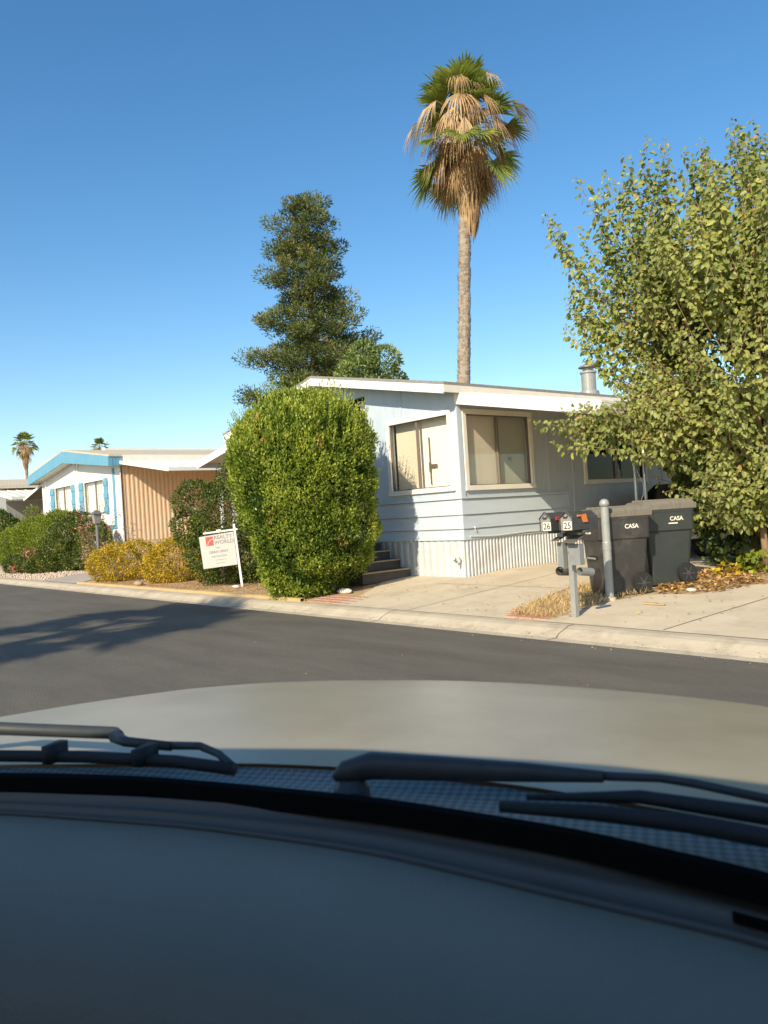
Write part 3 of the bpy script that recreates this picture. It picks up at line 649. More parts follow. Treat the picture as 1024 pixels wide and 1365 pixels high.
# ================================================================== FAR LEFT HOUSE
K = thing('mobile_home', (-41.3,10.6,.3), 'far cream roofed mobile home with white ribbed carport at the left edge', 'house')
def kroof(x): return 4.35-.13*abs(x+45.3)
b = MB(); b.box(-49.3,-41.3,10.6,10.7,.3,3.75); b.prism([(-49.3,10.6,3.75),(-41.3,10.6,3.75),(-45.3,10.6,4.3)],(0,.1,0)); b.box(-41.4,-41.3,10.7,25,.3,3.75); b.box(-49.3,-49.2,10.7,25,.3,3.75); b.box(-49.2,-41.4,24.9,25,.3,3.75)
b.build('wall', M['greywall'], K)
b = MB()
for (xa,xb_) in ((-49.7,-45.3),(-45.3,-41.0)):
    za,zb2 = kroof(xa),kroof(xb_); b.hexa([(xa,10.1,za),(xb_,10.1,zb2),(xb_,25.2,zb2),(xa,25.2,za)],[(xa,10.1,za+.16),(xb_,10.1,zb2+.16),(xb_,25.2,zb2+.16),(xa,25.2,za+.16)])
b.build('roof', M['roofcream'], K)
A5 = awning(K, -41.0, 3.66, -37.6, 3.17, 9.9, 24, .13, 'white')
for y in (12.1,12.9,16.5,17.3): MB().box(-37.75,-37.67,y,y+.09,.3,3.15).build('awning_post', M['white'], A5)
MB().box(-41.28,-41.25,12.2,13.6,1.4,2.7).build('window', M['white'], K)

# ================================================================== PARKED CAR under the carport
C_ = thing('parked_car', (-8.1,14.9,.31), 'black car parked under the carport behind the bins', 'car')
def carbody():
    prof = [(-2.3,.35),(-2.35,.62),(-2.2,.78),(-1.25,.92),(-.55,1.36),(.9,1.40),(1.7,1.05),(2.2,.98),(2.3,.6),(2.25,.35)]
    rows = []
    for s in (-1,-.93,.93,1):
        w = .88*s; rows.append([(w*(1-.16*max(0,(z-.8)/.6)), y, (z if abs(s) < .95 else .35+(z-.35)*.93)) for y, z in prof])
    b = MB(); b.grid(rows); n = len(prof)
    b.f.append(tuple(range(n))); b.f.append(tuple(range(3*n,4*n))[::-1])
    return b
b = carbody(); b.build('body', M['carpaint'], C_, local=True, smooth=False, bevel=.03)
b = MB(); b.add([(-.70,-1.17,.96),(.70,-1.17,.96),(.62,-.60,1.345),(-.62,-.60,1.345)],[(0,1,2,3)]); 
for v in range(len(b.v)): b.v[v] = (b.v[v][0], b.v[v][1]-.02, b.v[v][2]+.012)
b.build('windshield', M['carglass'], C_, local=True)
for sx in (-1,1):
    for y in (-1.45,1.45):
        w_ = MB().lathe((sx*.80,y,.32),[(.2,-.1),(.31,-.1),(.32,0),(.31,.1),(.2,.1)],24,'x').build('wheel', M['rubber'], C_, local=True)
        MB().lathe((sx*.82,y,.32),[(.0,-.09),(.19,-.085),(.19,.085),(.0,.09)],16,'x').build('rim', M['wheelhub'], w_, local=True)
    MB().box(sx*.62-.12,sx*.62+.12,-2.345,-2.27,.60,.72).build('headlight', M['lampglass'], C_, local=True)

# ================================================================== TEXT
def text_mesh(s, size, ext=.001, align='CENTER', bold=0):
    cu = bpy.data.curves.new('lettering', 'FONT'); cu.body = s; cu.size = size; cu.extrude = ext; cu.align_x = align; cu.align_y = 'CENTER'; cu.offset = bold
    o = bpy.data.objects.new('tmp', cu); COL.objects.link(o); dg = bpy.context.evaluated_depsgraph_get(); dg.update()
    me = bpy.data.meshes.new_from_object(o.evaluated_get(dg)); bpy.data.objects.remove(o); 
    return me
def lettering(s, size, mx, m, parent, name='lettering', bold=0, align='CENTER', ext=.001):
    me = text_mesh(s, size, ext, align, bold); me.transform(mx); me.materials.clear(); me.materials.append(m)
    o = bpy.data.objects.new(name, me); COL.objects.link(o); o.parent = parent; return o
FACE_NY = Matrix(((1,0,0,0),(0,0,-1,0),(0,1,0,0),(0,0,0,1)))      # text lying in XZ, facing -Y, reads along +X
FACE_PX = Matrix(((0,0,1,0),(1,0,0,0),(0,1,0,0),(0,0,0,1)))       # facing +X, reads along +Y

# ================================================================== BINS
def wheelie_bin(loc, rz, bodym, label, dents=1, tilt=0):
    t = thing('wheelie_bin', loc, label, 'wheelie bin', rz=rz, group='wheelie bins by the driveway'); t.scale = (1.04,1.04,1.08)
    w0,w1,d0,d1,h = .235,.295,.25,.335,.93
    zs = [(0.0,0),(.03,.08),(.62,.68),(.64,.70),(.66,1.0),(h-.05,1.03),(h-.05,1.10),(h,1.10)]
    def lp(z, s):
        w = w0+(w1-w0)*s; d = d0+(d1-d0)*s; fr = -d; bk = d-.0
        r = .05; pts = []
        for cx, cy, a0 in ((w-r,bk-r,0),(-w+r,bk-r,90),(-w+r,fr+r,180),(w-r,fr+r,270)):
            for k in range(4):
                a = rad(a0+30*k); pts.append((cx+r*math.cos(a), cy+r*math.sin(a), z))
        return pts
    rings = [lp(z, s) for z, s in zs]; rings = [r+[r[0]] for r in rings]
    b = MB(); b.grid(rings); b.f.append(tuple(range(16)))
    # wheel arch recess blocks and lifting pocket
    body = b.build('body', bodym, t, local=True, bevel=.006)
    for q_ in ((-.13,.13,-.305,-.255,.60,.66),(-.12,.12,-.30,-.25,.42,.46)): MB().box(*q_).build('grab_pocket', M['rubber'], t, local=True)
    MB().tube([(-.11,-.318,.435),(.11,-.318,.435)],.012,8).build('lift_bar', M['galv'], t, local=True)
    b = MB()
    L0 = [(-.31,-.37,h-.02),(.31,-.37,h-.02),(.31,.36,h-.02),(-.31,.36,h-.02)]; L1 = [(-.315,-.375,h+.035),(.315,-.375,h+.035),(.315,.36,h+.05),(-.315,.36,h+.05)]
    b.hexa(L0, L1); L2 = [(-.25,-.30,h+.085),(.25,-.30,h+.085),(.25,.30,h+.10),(-.25,.30,h+.10)]
    b.hexa([(x*.97,y*.97,z) for x,y,z in L1], L2)
    for k in (-.15,0,.15): b.box(k-.02,k+.02,-.28,.28,h+.08,h+.108)
    lid = b.build('lid', M['binlid'], t, local=True, bevel=.008)
    MB().tube([(-.24,.375,h-.01),(-.22,.42,h+.0),(.22,.42,h+.0),(.24,.375,h-.01)],.014,8).build('handle', bodym, t, local=True)
    for sx in (-1,1):
        w = MB().lathe((sx*.268,.205,.128),[(.07,-.03),(.120,-.03),(.127,0),(.120,.03),(.07,.03)],24,'x').build('wheel', M['rubber'], t, local=True)
        b = MB(); b.lathe((sx*.268,.205,.128),[(.0,-.040),(.028,-.038),(.028,.038),(.0,.040)],12,'x')
        for k in range(6):
            a = math.pi*k/3; b.hexa(*[[ (sx*.268+dx*.97, .205+math.cos(a)*r-math.sin(a)*s, .125+math.sin(a)*r+math.cos(a)*s) for dx,s in ((-.034,-.006),(.034,-.006),(.034,.006),(-.034,.006))] for r in (.02,.085)])
        b.build('wheel_hub', M['wheelhub'], w, local=True)
    MB().tube([(-.27,.205,.128),(.27,.205,.128)],.01,8).build('axle', M['galv'], t, local=True)
    return t
B1 = wheelie_bin((-6.03,8.84,gz(8.75)+.012), rad(-31), M['bin'], 'charcoal wheelie bin nearest the steel pole with white lettering on its side')
B2 = wheelie_bin((-5.88,9.66,gz(9.6)+.012), rad(-33), M['bingreen'], 'dark green wheelie bin between the charcoal bin and the leafy tree')
for B_ in (B1, B2):
    lettering('CASA', .07, Matrix.Translation((.297,.09,.795)) @ FACE_PX, M['plaque'], B_, 'lettering', bold=.0012)
MB().box(-.075,.065,-.342,-.336,.725,.765).build('sticker', M['plaque'], B1, local=True)
lettering('A0142', .035, Matrix.Translation((-.005,-.3435,.745)) @ FACE_NY, M['greyink'], B1)
MB().box(.299,.303,-.02,.10,.735,.748).build('sticker', M['plaque'], B2, local=True)

# ================================================================== STEEL POLE
P_ = thing('steel_pole', (-5.84,8.39,gz(8.39)), 'round galvanised steel pole standing in front of the charcoal bin', 'pole')
b = MB(); b.lathe((-5.84,8.39,0),[(.050,.14),(.050,.80),(.053,.81),(.053,.90),(.050,.91),(.050,1.37)],20); b.build('pole', M['galv'], P_, smooth=False)
b = MB(); b.lathe((-5.84,8.39,0),[(.060,1.35),(.062,1.39),(.050,1.42),(.025,1.44)],20); b.build('cap', M['galv'], P_, smooth=True)
MB().lathe((-5.84,8.39,0),[(.085,.15),(.075,.215),(.056,.225)],20).build('footing', M['concrete'], P_)

# ================================================================== MAILBOXES
T = thing('mailbox_stand', (-5.58,7.34,gz(7.34)), 'grey post carrying two mailboxes numbered 26 and 25 with newspaper boxes below', 'mailbox')
MB().box(-5.612,-5.548,7.305,7.369,.06,1.08).build('post', M['galv'], T, bevel=.004)
MB().box(-5.80,-5.26,7.22,7.34,1.085,1.115).box(-5.62,-5.54,7.15,7.42,1.05,1.085).build('crossarm', M['mailside'], T)
def mailbox(x0, x1, num, flagm):
    xm = (x0+x1)/2; y0, y1 = 7.05, 7.50; z0 = 1.12
    pr = [(x0,y0,z0),(x1,y0,z0),(x1,y0,z0+.135),(xm,y0,z0+.205),(x0,y0,z0+.135)]
    bd = MB().prism(pr,(0,y1-y0,0)).build('mailbox', M['mailside'], T, bevel=.004)
    e = .012; pd = [(x0+e,y0-.012,z0+.004),(x1-e,y0-.012,z0+.004),(x1-e,y0-.012,z0+.13),(xm,y0-.012,z0+.185),(x0+e,y0-.012,z0+.13)]
    MB().prism(pd,(0,.012,0)).build('door', M['mailgrey'], bd)
    b = MB(); 
    for (ax,az),(bx_,bz) in (((x0-.008,z0+.135),(xm,z0+.213)),((xm,z0+.213),(x1+.008,z0+.135))):
        b.tube([(ax,y0-.02,az),(bx_,y0-.02,bz)],.008,6)
    b.tube([(x0-.001,y0-.014,z0),(x0-.001,y0-.014,z0+.137)],.006,6); b.tube([(x1+.001,y0-.014,z0),(x1+.001,y0-.014,z0+.137)],.006,6); b.build('rim', M['mailside'], bd)
    MB().tube([(xm-.03,y0-.016,z0+.16),(xm-.02,y0-.03,z0+.145),(xm+.02,y0-.03,z0+.145),(xm+.03,y0-.016,z0+.16)],.006,6).build('handle', M['ink'], bd)
    px = xm+.022; MB().box(px-.055,px+.055,y0-.020,y0-.0125,z0+.004,z0+.098).build('number_plate', M['plaque'], bd)
    l = lettering(num, .098, Matrix.Translation((px-T.location.x,y0-.0215-T.location.y,z0+.050-T.location.z)) @ FACE_NY, M['ink'], bd, bold=.001)
    return bd
m26 = mailbox(-5.755,-5.605,'26',M['red']); m25 = mailbox(-5.485,-5.315,'25',M['orange'])
MB().box(-5.602,-5.592,7.12,7.20,1.235,1.275).box(-5.602,-5.594,7.18,7.20,1.19,1.26).build('flag', M['red'], m26)
MB().hexa([(-5.312,7.22,1.20),(-5.312,7.30,1.20),(-5.302,7.30,1.20),(-5.302,7.22,1.20)],[(-5.312,7.18,1.28),(-5.312,7.27,1.29),(-5.302,7.27,1.29),(-5.302,7.18,1.28)]).box(-5.312,-5.302,7.12,7.19,1.265,1.285).build('flag', M['orange'], m25)
def newsbox(x0,x1,y0,y1,z0,z1,tilt,nm='newspaper_box'):
    w = .006; b = MB(); b.box(x0,x0+w,y0,y1,z0,z1).box(x1-w,x1,y0,y1,z0,z1).box(x0+w,x1-w,y0,y0+w,z0,z1).box(x0+w,x1-w,y1-w,y1,z0,z1).box(x0+w,x1-w,y0+w,y1-w,z0,z0+w)
    o = b.build(nm, M['tubebox'], T); 
    MB().hexa([(x0-.01,y0-.09,z1+.02),(x1+.01,y0-.09,z1+.02),(x1+.01,y1+.01,z1+.09),(x0-.01,y1+.01,z1+.09)],[(x0-.01,y0-.09,z1+.03),(x1+.01,y0-.09,z1+.03),(x1+.01,y1+.01,z1+.10),(x0-.01,y1+.01,z1+.10)]).build('lid', M['tubedark'], o)
    return o
n1 = newsbox(-5.515,-5.365,7.20,7.28,.73,.96,0); n2 = newsbox(-5.70,-5.622,7.24,7.36,.68,.98,0)
MB().tube([(-5.36,7.17,.665),(-5.34,7.36,.64)],.045,12,cap=False).build('newspaper_tube', M['tubebox'], T)
MB().tube([(-5.66,7.20,.66),(-5.68,7.40,.64)],.05,12,cap=False).build('newspaper_tube', M['tubedark'], T)

# ================================================================== REALTY SIGN
RS = thing('realty_sign', (-14.03,7.88,.15), 'white hanging realty sign with a red square logo on a leaning white post', 'sign')
RX = Vector((.64,.768,0)); 
sgn_m = Matrix.Rotation(math.atan2(.768,.64),4,'Z') @ Matrix.Rotation(rad(-4.2),4,'Y')     # local x along the arm, leaning to the left
def sbuild(b, name, m, parent, **k): b.xf(sgn_m); return b.build(name, m, parent, local=True, **k)
sbuild(MB().box(-.022,.022,-.022,.022,-.05,1.27),'post',M['white'],RS,bevel=.003)
sbuild(MB().box(-.63,.06,-.018,.018,1.14,1.175).box(-.36,-.27,-.025,.025,1.165,1.20),'arm',M['white'],RS,bevel=.002)
pn = MB(); pn.hexa([(-.715,-.006,.46),(-.035,-.006,.46),(-.035,.006,.46),(-.715,.006,.46)],[(-.725,-.006,1.10),(-.035,-.006,1.12),(-.035,.006,1.12),(-.725,.006,1.10)])
panel = sbuild(pn,'panel',M['signwhite'],RS)
sbuild(MB().tube([(-.6,0,1.14),(-.6,0,1.09)],.005,6).tube([(-.1,0,1.14),(-.1,0,1.10)],.005,6),'hanger',M['galv'],RS)
sbuild(MB().box(-.60,-.45,-.0085,-.0065,.90,1.08),'logo',M['signred'],panel)
b = MB()
for k in range(5):   # pale swoosh inside the logo
    a0, a1 = rad(180-18*k), rad(180-18*(k+1)); c = (-.45,.905)
    for a_, r_ in ((.0,0),): b.add([(c[0]+math.cos(a0)*.125,-.0095,c[1]+math.sin(a0)*.125),(c[0]+math.cos(a1)*.125,-.0095,c[1]+math.sin(a1)*.125),(c[0]+math.cos(a1)*.115,-.0095,c[1]+math.sin(a1)*.112),(c[0]+math.cos(a0)*.115,-.0095,c[1]+math.sin(a0)*.112)],[(0,1,2,3)])
sbuild(b,'logo_stroke',M['signwhite'],panel)
def stext(s, size, x, z, m, bold=0, align='LEFT'):
    lettering(s, size, sgn_m @ Matrix.Translation((x,-.0085,z)) @ FACE_NY, m, panel, bold=bold, align=align)
stext('REALTY', .105, -.435, 1.045, M['greyink'], .001); stext('WORLD', .105, -.435, .945, M['greyink'], .001)
stext('Team', .035, -.37, .845, M['greyink'], 0, 'CENTER'); stext('DEAN GRAY', .068, -.37, .765, M['greyink'], .001, 'CENTER'); stext('000.000.0000', .058, -.37, .675, mat('pale_ink',(.36,.35,.33)), 0, 'CENTER')
sbuild(MB().box(-.46,-.24,-.0085,-.0065,.60,.607).box(-.45,-.27,-.0085,-.0065,.535,.541),'fine_print',M['greyink'],panel)

# ================================================================== LAMP POST (left garden)
LP = thing('garden_lamp', (-22.0,7.95,gz(7.95)), 'grey garden lamp post standing behind the yellow shrub by the blue trimmed house', 'lamp post')
MB().lathe((-22.0,7.95,0),[(.07,.14),(.06,.3),(.045,.35),(.045,1.62),(.07,1.66)],14).build('post', M['lamppost'], LP, smooth=False)
b = MB(); b.hexa([(-22.07,7.88,1.66),(-21.93,7.88,1.66),(-21.93,8.02,1.66),(-22.07,8.02,1.66)],[(-22.11,7.84,1.92),(-21.89,7.84,1.92),(-21.89,8.06,1.92),(-22.11,8.06,1.92)]); b.build('lantern', M['galv'], LP)
MB().hexa([(-22.14,7.81,1.921),(-21.86,7.81,1.921),(-21.86,8.09,1.921),(-22.14,8.09,1.921)],[(-22.03,7.92,2.03),(-21.97,7.92,2.03),(-21.97,7.98,2.03),(-22.03,7.98,2.03)]).build('cap', M['lamppost'], LP)

# ================================================================== VEGETATION
# view-independent axes used only to describe shapes seen from the street
RT = np.array([.64,.768,0]); FW = np.array([-.768,.64,0])
# ---- large clipped bush
hc = np.array([-11.28,7.62,0.])
BS = thing('hedge_bush', (hc[0],hc[1],.12), 'tall dense rounded green bush in front of the pale blue grey house', 'bush')
prz = [(.13,-.06,.52),(.36,.0,.68),(.68,.10,.93),(1.06,.12,1.04),(1.66,.04,1.18),(2.2,.0,1.23),(2.65,.0,1.22),(3.02,.04,1.08),(3.28,.05,.84),(3.46,.02,.52),(3.57,.0,.22)]
zz = [p[0] for p in prz]; ce = [p[1] for p in prz]; rr = [p[2] for p in prz]
n = 78000
z = RNG.uniform(.13,3.58,n*2); r0 = np.interp(z, zz, rr); keep = RNG.random(n*2) < (r0/1.25*.8+.2); z = z[keep][:n]; n = len(z)
th = RNG.uniform(0,2*math.pi,n); r0 = np.interp(z, zz, rr); c0 = np.interp(z, zz, ce)
dz_ = np.gradient(np.array(rr), np.array(zz)); sl = np.interp(z, zz, dz_)
dirh = np.cos(th)[:,None]*RT+np.sin(th)[:,None]*FW
base = hc+c0[:,None]*RT+np.array([0,0,1.])*z[:,None]
P = base+dirh*r0[:,None]; nz = noise3(P, 1.5, 3)*.16+noise3(P, 5.0, 9)*.14
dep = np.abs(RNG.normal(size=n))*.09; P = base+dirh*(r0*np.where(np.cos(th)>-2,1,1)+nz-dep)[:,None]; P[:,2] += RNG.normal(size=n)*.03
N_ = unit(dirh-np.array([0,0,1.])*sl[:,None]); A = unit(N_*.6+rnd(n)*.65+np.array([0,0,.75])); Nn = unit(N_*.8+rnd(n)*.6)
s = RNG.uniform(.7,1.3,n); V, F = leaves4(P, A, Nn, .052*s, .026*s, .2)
pn_ = noise3(P, 2.3, 21); tint = np.clip(.46+nz*1.6+pn_*.35-dep*1.6+RNG.normal(size=n)*.16+(N_[:,2]>.2)*.12, 0, .9); tint[RNG.random(n) < .004] = 1; dp_ = noise3(P, 3.1, 40); tint[(dp_ > .58) & (RNG.random(n) < .5)] = 1  # inner leaves tinted darker and upward ones lighter, imitating shading
# shoots sticking out of the top
k = 420; zt2 = RNG.uniform(2.5,3.5,k); tt = RNG.uniform(0,2*math.pi,k); bs = hc+np.interp(zt2,zz,ce)[:,None]*RT+(np.cos(tt)[:,None]*RT+np.sin(tt)[:,None]*FW)*(np.interp(zt2,zz,rr)*.97)[:,None]; bs[:,2] = zt2
SP, SA = [], []
for i in range(k):
    d = unit(((np.cos(tt[i])*RT+np.sin(tt[i])*FW)*.35+np.array([0,0,1.]))[None])[0]
    for j in range(random.choice((6,9,12,15))): SP.append(bs[i]+d*j*.022); SA.append(d+RNG.normal(size=3)*.45)
SP, SA = np.array(SP), np.array(SA); V2, F2 = leaves4(SP, SA, rnd(len(SP)), .045, .02, .2)
V = np.concatenate([V,V2]); F = np.concatenate([F,F2+len(V)-len(V2)]); tint = np.concatenate([tint, RNG.uniform(.5,.92,len(SP))])
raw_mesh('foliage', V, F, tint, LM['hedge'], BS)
b = MB()
for i in range(10):
    a = i*.63; z1 = 1.6+.15*i; r1 = .7
    p1 = hc+(math.cos(a)*RT+math.sin(a)*FW)*r1; b.tube([(hc[0]+.1*math.cos(a),hc[1]+.1*math.sin(a),.08),(hc[0]*.5+p1[0]*.5,hc[1]*.5+p1[1]*.5,z1*.5),(p1[0],p1[1],z1)],[.035,.025,.01],6)
b.build('stem', M['barkdark'], BS)
# dense dark leaf cards added inside to block light
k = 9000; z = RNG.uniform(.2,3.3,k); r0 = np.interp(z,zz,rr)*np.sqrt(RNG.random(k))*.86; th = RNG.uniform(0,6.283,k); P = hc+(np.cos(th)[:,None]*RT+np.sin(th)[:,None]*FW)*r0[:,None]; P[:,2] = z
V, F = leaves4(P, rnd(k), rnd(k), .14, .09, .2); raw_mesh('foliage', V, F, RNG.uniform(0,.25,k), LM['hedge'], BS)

# ---- shrubs
def LL(*a): return [list(x) for x in a]
shrub('dark_shrub', (-15.1,8.1,.18), LL((-15.2,8.1,.85,.85,.75,.75),(-15.1,8.3,1.6,.95,.8,.75),(-14.7,8.5,2.3,.75,.6,.65),(-15.7,7.8,1.9,.55,.45,.5),(-14.5,8.3,.8,.7,.5,.7),(-15.9,7.75,1.4,.45,.4,.42)), 34000, .05,.03,'dark','dark green leafy shrub behind the realty sign', gap=.22, seed=4)
shrub('yellow_shrub', (-17.2,8.1,.15), LL((-17.3,8.1,.65,.68,.65,.55),(-16.8,8.45,.80,.55,.5,.52),(-17.7,7.8,.5,.45,.4,.40),(-16.5,8.5,.5,.4,.4,.35)), 18000, .042,.026,'yellow','yellow leaved shrub immediately left of the realty sign', group='yellow shrubs along the kerb', seed=6)
shrub('yellow_shrub', (-20.0,7.7,.14), LL((-20.0,7.75,.62,.72,.55,.50),(-19.4,8.0,.70,.6,.5,.46),(-20.6,7.55,.55,.5,.45,.42)), 14000, .042,.026,'yellow','smaller yellow leaved shrub beside the grey garden path', group='yellow shrubs along the kerb', seed=8)
shrub('green_underbrush', (-15.95,8.6,.18), LL((-15.95,8.6,.5,.42,.4,.36),(-15.55,8.8,.62,.35,.4,.42)), 4500, .05,.028,'dark','low dark green growth between the yellow shrub and the sign', seed=12)
shrub('bright_shrub', (-28.8,8.7,.2), LL((-28.6,8.8,1.2,1.15,.8,.95),(-30.0,8.6,1.15,1.1,.8,.95),(-27.8,8.8,1.55,.9,.6,.70),(-31.2,8.3,1.0,1.0,.7,.8)), 34000, .075,.028,'bright','bright yellow green feathery shrub before the blue trimmed windows', gap=.5, seed=14)
shrub('garden_shrub', (-26.6,9.0,.2), LL((-26.5,8.9,1.15,.95,.8,1.0),(-25.7,9.1,1.0,.7,.6,.9),(-27.1,8.4,.8,.8,.6,.6)), 26000, .06,.035,'dark','deep green round shrub left of the garden lamp post', gap=.2, seed=17)
shrub('grey_shrub', (-36.2,9.3,.2), LL((-36.3,9.0,1.5,1.5,.9,1.1),(-34.6,9.1,1.1,1.3,.8,.9)), 22000, .10,.045,'dark','dull olive shrub at the left edge before the far carport', gap=.2, seed=19)
shrub('fern_shrub', (-33.6,9.7,.3), LL((-33.9,9.7,1.9,.45,.4,.75),(-33.3,9.7,1.5,.5,.4,.6)), 2500, .12,.025,'bright','tall feathery fronds below the carport left of the white house', gap=.3, seed=20)
shrub('low_shrub', (-30.4,7.9,.16), LL((-30.2,7.9,.45,.8,.35,.35),(-29.0,8.0,.5,.7,.35,.35),(-28.0,8.0,.4,.6,.35,.3)), 11000, .06,.03,'dark','low green plants edging the gravel at the far left', seed=22)
# flowering plants: tall wispy stems with flowers
def wispy(loc, rx, h, nst, label, leafm='bright', nfl=60, name='flowering_plant', lean=.18):
    t = thing(name, loc, label, 'flowering plant'); b = MB(); LPs, LAs, FP = [], [], []
    for i in range(nst):
        a = random.uniform(0,6.28); r = rx*math.sqrt(random.random()); p0 = Vector((loc[0]+r*.4*math.cos(a),loc[1]+r*.4*math.sin(a),loc[2]-.02)); hh = h*random.uniform(.55,1)
        p2 = p0+Vector((r*math.cos(a)+random.uniform(-lean,lean)*.5,r*math.sin(a),hh)); p1 = (p0+p2)/2+Vector((random.uniform(-.05,.05),0,.06))
        b.tube([p0,p1,p2],[.010,.008,.003],5)
        for j in range(26):
            u = .2+.8*j/26; q = p0.lerp(p1,u*2) if u < .5 else p1.lerp(p2,u*2-1); LPs.append(q[:]); LAs.append((random.uniform(-1,1),random.uniform(-1,1),random.uniform(-.2,.8)))
        if random.random() < .45 or not FP: FP.append(p2[:])
    b.build('stem', M['barkdark'], t)
    P = np.array(LPs); V, F = leaves4(P, np.array(LAs), rnd(len(P)), .09, .028, .2); raw_mesh('foliage', V, F, RNG.random(len(P)), LM[leafm], t)
    Q = []
    for f in FP:
        for _ in range(int(nfl/len(FP))+1): Q.append(np.array(f)+RNG.normal(size=3)*.045)
    Q = np.array(Q); V, F = leaves4(Q, rnd(len(Q)), rnd(len(Q)), .06, .045, .2); raw_mesh('blossom', V, F, RNG.random(len(Q)), LM['pink'], t)
    return t
wispy((-24.2,8.65,.2), .55, 1.75, 16, 'tall wispy plant with pink flowers beside the garden lamp post', nfl=120)
wispy((-25.2,9.0,.2), .6, 2.15, 14, 'tallest wispy plant rising before the right shuttered window', nfl=40)
wispy((-23.2,8.3,.2), .4, .95, 26, 'dry brownish plant between the lamp post and the grey path', 'dry', 10)
wispy((-28.6,8.2,.2), .5, .95, 12, 'short plant with red flowers in the bright shrub row', 'dry', 90)
wispy((-29.2,7.6,.16), .2, .3, 9, 'tiny plant with red flowers on the gravel', 'dry', 60)

# ---- leafy tree at right (multi-stemmed, broad leaves)
TB = np.array([-5.15,11.45,.30])
LT = thing('leafy_tree', tuple(TB), 'large multi stemmed tree with broad green leaves beside the bins', 'tree')
cc = TB+np.array([0,0,3.1])+RT*.0
tips = [(-6.98,9.26,5.61),(-6.75,9.54,5.95),(-6.54,9.79,6.06),(-6.4,9.96,6.27),(-6.13,10.29,6.48),(-5.81,10.67,6.3),(-5.66,10.85,6.48),(-5.36,11.21,6.66),(-5.22,11.38,6.59),(-5.08,11.55,6.43),
        (-6.97,9.27,4.79),(-6.82,9.46,4.45),(-6.9,9.38,3.96),(-7.15,9.04,2.60),(-4.85,11.8,6.55),(-4.5,12.2,6.4),(-4.2,12.6,6.1)]
stems = MB(); shoots = []
def curve(p0, p1, sag, n=7):
    p0, p1 = np.array(p0), np.array(p1); m_ = (p0+p1)/2+np.array([0,0,sag])+RNG.normal(size=3)*.08
    t_ = np.linspace(0,1,n)[:,None]; return (1-t_)**2*p0+2*t_*(1-t_)*m_+t_**2*p1
def curve_up(p0, p1, n=8):
    L_ = np.linalg.norm(p1-p0); m_ = p0*.35+p1*.65-np.array([0,0,.32*L_]) if p1[2] > 3.2 else (p0+p1)/2+np.array([0,0,.12*L_])
    t_ = np.linspace(0,1,n)[:,None]; return (1-t_)**2*p0+2*t_*(1-t_)*m_+t_**2*p1
mains = []
for i in range(11):
    a = i*2*math.pi/11+.3; sp = RNG.uniform(.5,1.25); hh = RNG.uniform(2.0,3.6)
    e = TB+(math.cos(a)*RT+math.sin(a)*FW)*sp+np.array([0,0,hh]); st = TB+(math.cos(a)*RT+math.sin(a)*FW)*RNG.uniform(.05,.28)-np.array([0,0,.05])
    c = curve(st, e, -.15, 8)+0; mains.append(c); stems.tube([tuple(p) for p in c], list(np.linspace(.055,.028,8)), 7)
def near_main(p):
    best = None
    for c in mains:
        for q in c[2:]:
            d = np.linalg.norm(q-p)+(.6 if q[2] > p[2]-.2 else 0)
            if best is None or d < best[0]: best = (d, q)
    return best[1]
targets = [(np.array(t)+RNG.normal(size=3)*[.1,.1,0], 1.0) for t in tips]
def crown_r(zr):   # radius of the crown at height z
    return np.interp(zr, [.5,1.2,2.2,3.3,4.4,5.4,6.1,6.5], [1.25,1.5,1.95,2.15,2.0,1.5,1.0,.6])
for i in range(520):
    z = RNG.choice([RNG.uniform(1.9,5.3), RNG.uniform(2.6,5.5), RNG.uniform(3,5.6), RNG.uniform(.8,2.6)], p=[.35,.25,.2,.2]); a = RNG.uniform(0,2*math.pi); r = crown_r(z)*(RNG.uniform(.25,1)**.5)*RNG.uniform(.85,1.1)
    d = math.cos(a)*RT+math.sin(a)*FW
    p = TB+d*r; p[2] = z
    if z < 1.5 and math.cos(a) < -.55 and math.sin(a) < -.1: continue
    targets.append((p, .8))
for i in range(42):
    p = np.array([-6.2,10.0,2.75])+rnd(1)[0]*np.array([.5,.5,.6])*RNG.random()**.5; targets.append((p,.8))
for i in range(46):
    p = np.array([-5.35,10.15,1.5])+rnd(1)[0]*np.array([.30,.34,.55])*RNG.random()**.4; targets.append((p,.8))
for t4 in tips:
    for k4 in range(3): targets.append((np.array(t4)+RT*RNG.uniform(.05,.3)+np.array([0,0,-RNG.uniform(.1,.5)])+RNG.normal(size=3)*.08,1))
for i in range(16): targets.append((np.array([-6.9,9.3,2.62])+RNG.normal(size=3)*.14,.8))
for i in range(34):     # upright fingers of foliage with gaps of sky between them
    a = i*2.39996; rr3 = 2.15*math.sqrt((i+.5)/34); tz = 6.1-.16*rr3**2.2+RNG.uniform(-.30,.25)
    for k4 in range(5):
        q4 = TB*[1,1,0]+(math.cos(a)*RT+math.sin(a)*FW)*rr3+np.array([0,0,tz-k4*.22]); targets.append((q4+RNG.normal(size=3)*[.07+.03*k4,.07+.03*k4,.05],1))
twigs = MB(); LPp, LAa, LSs = [], [], []
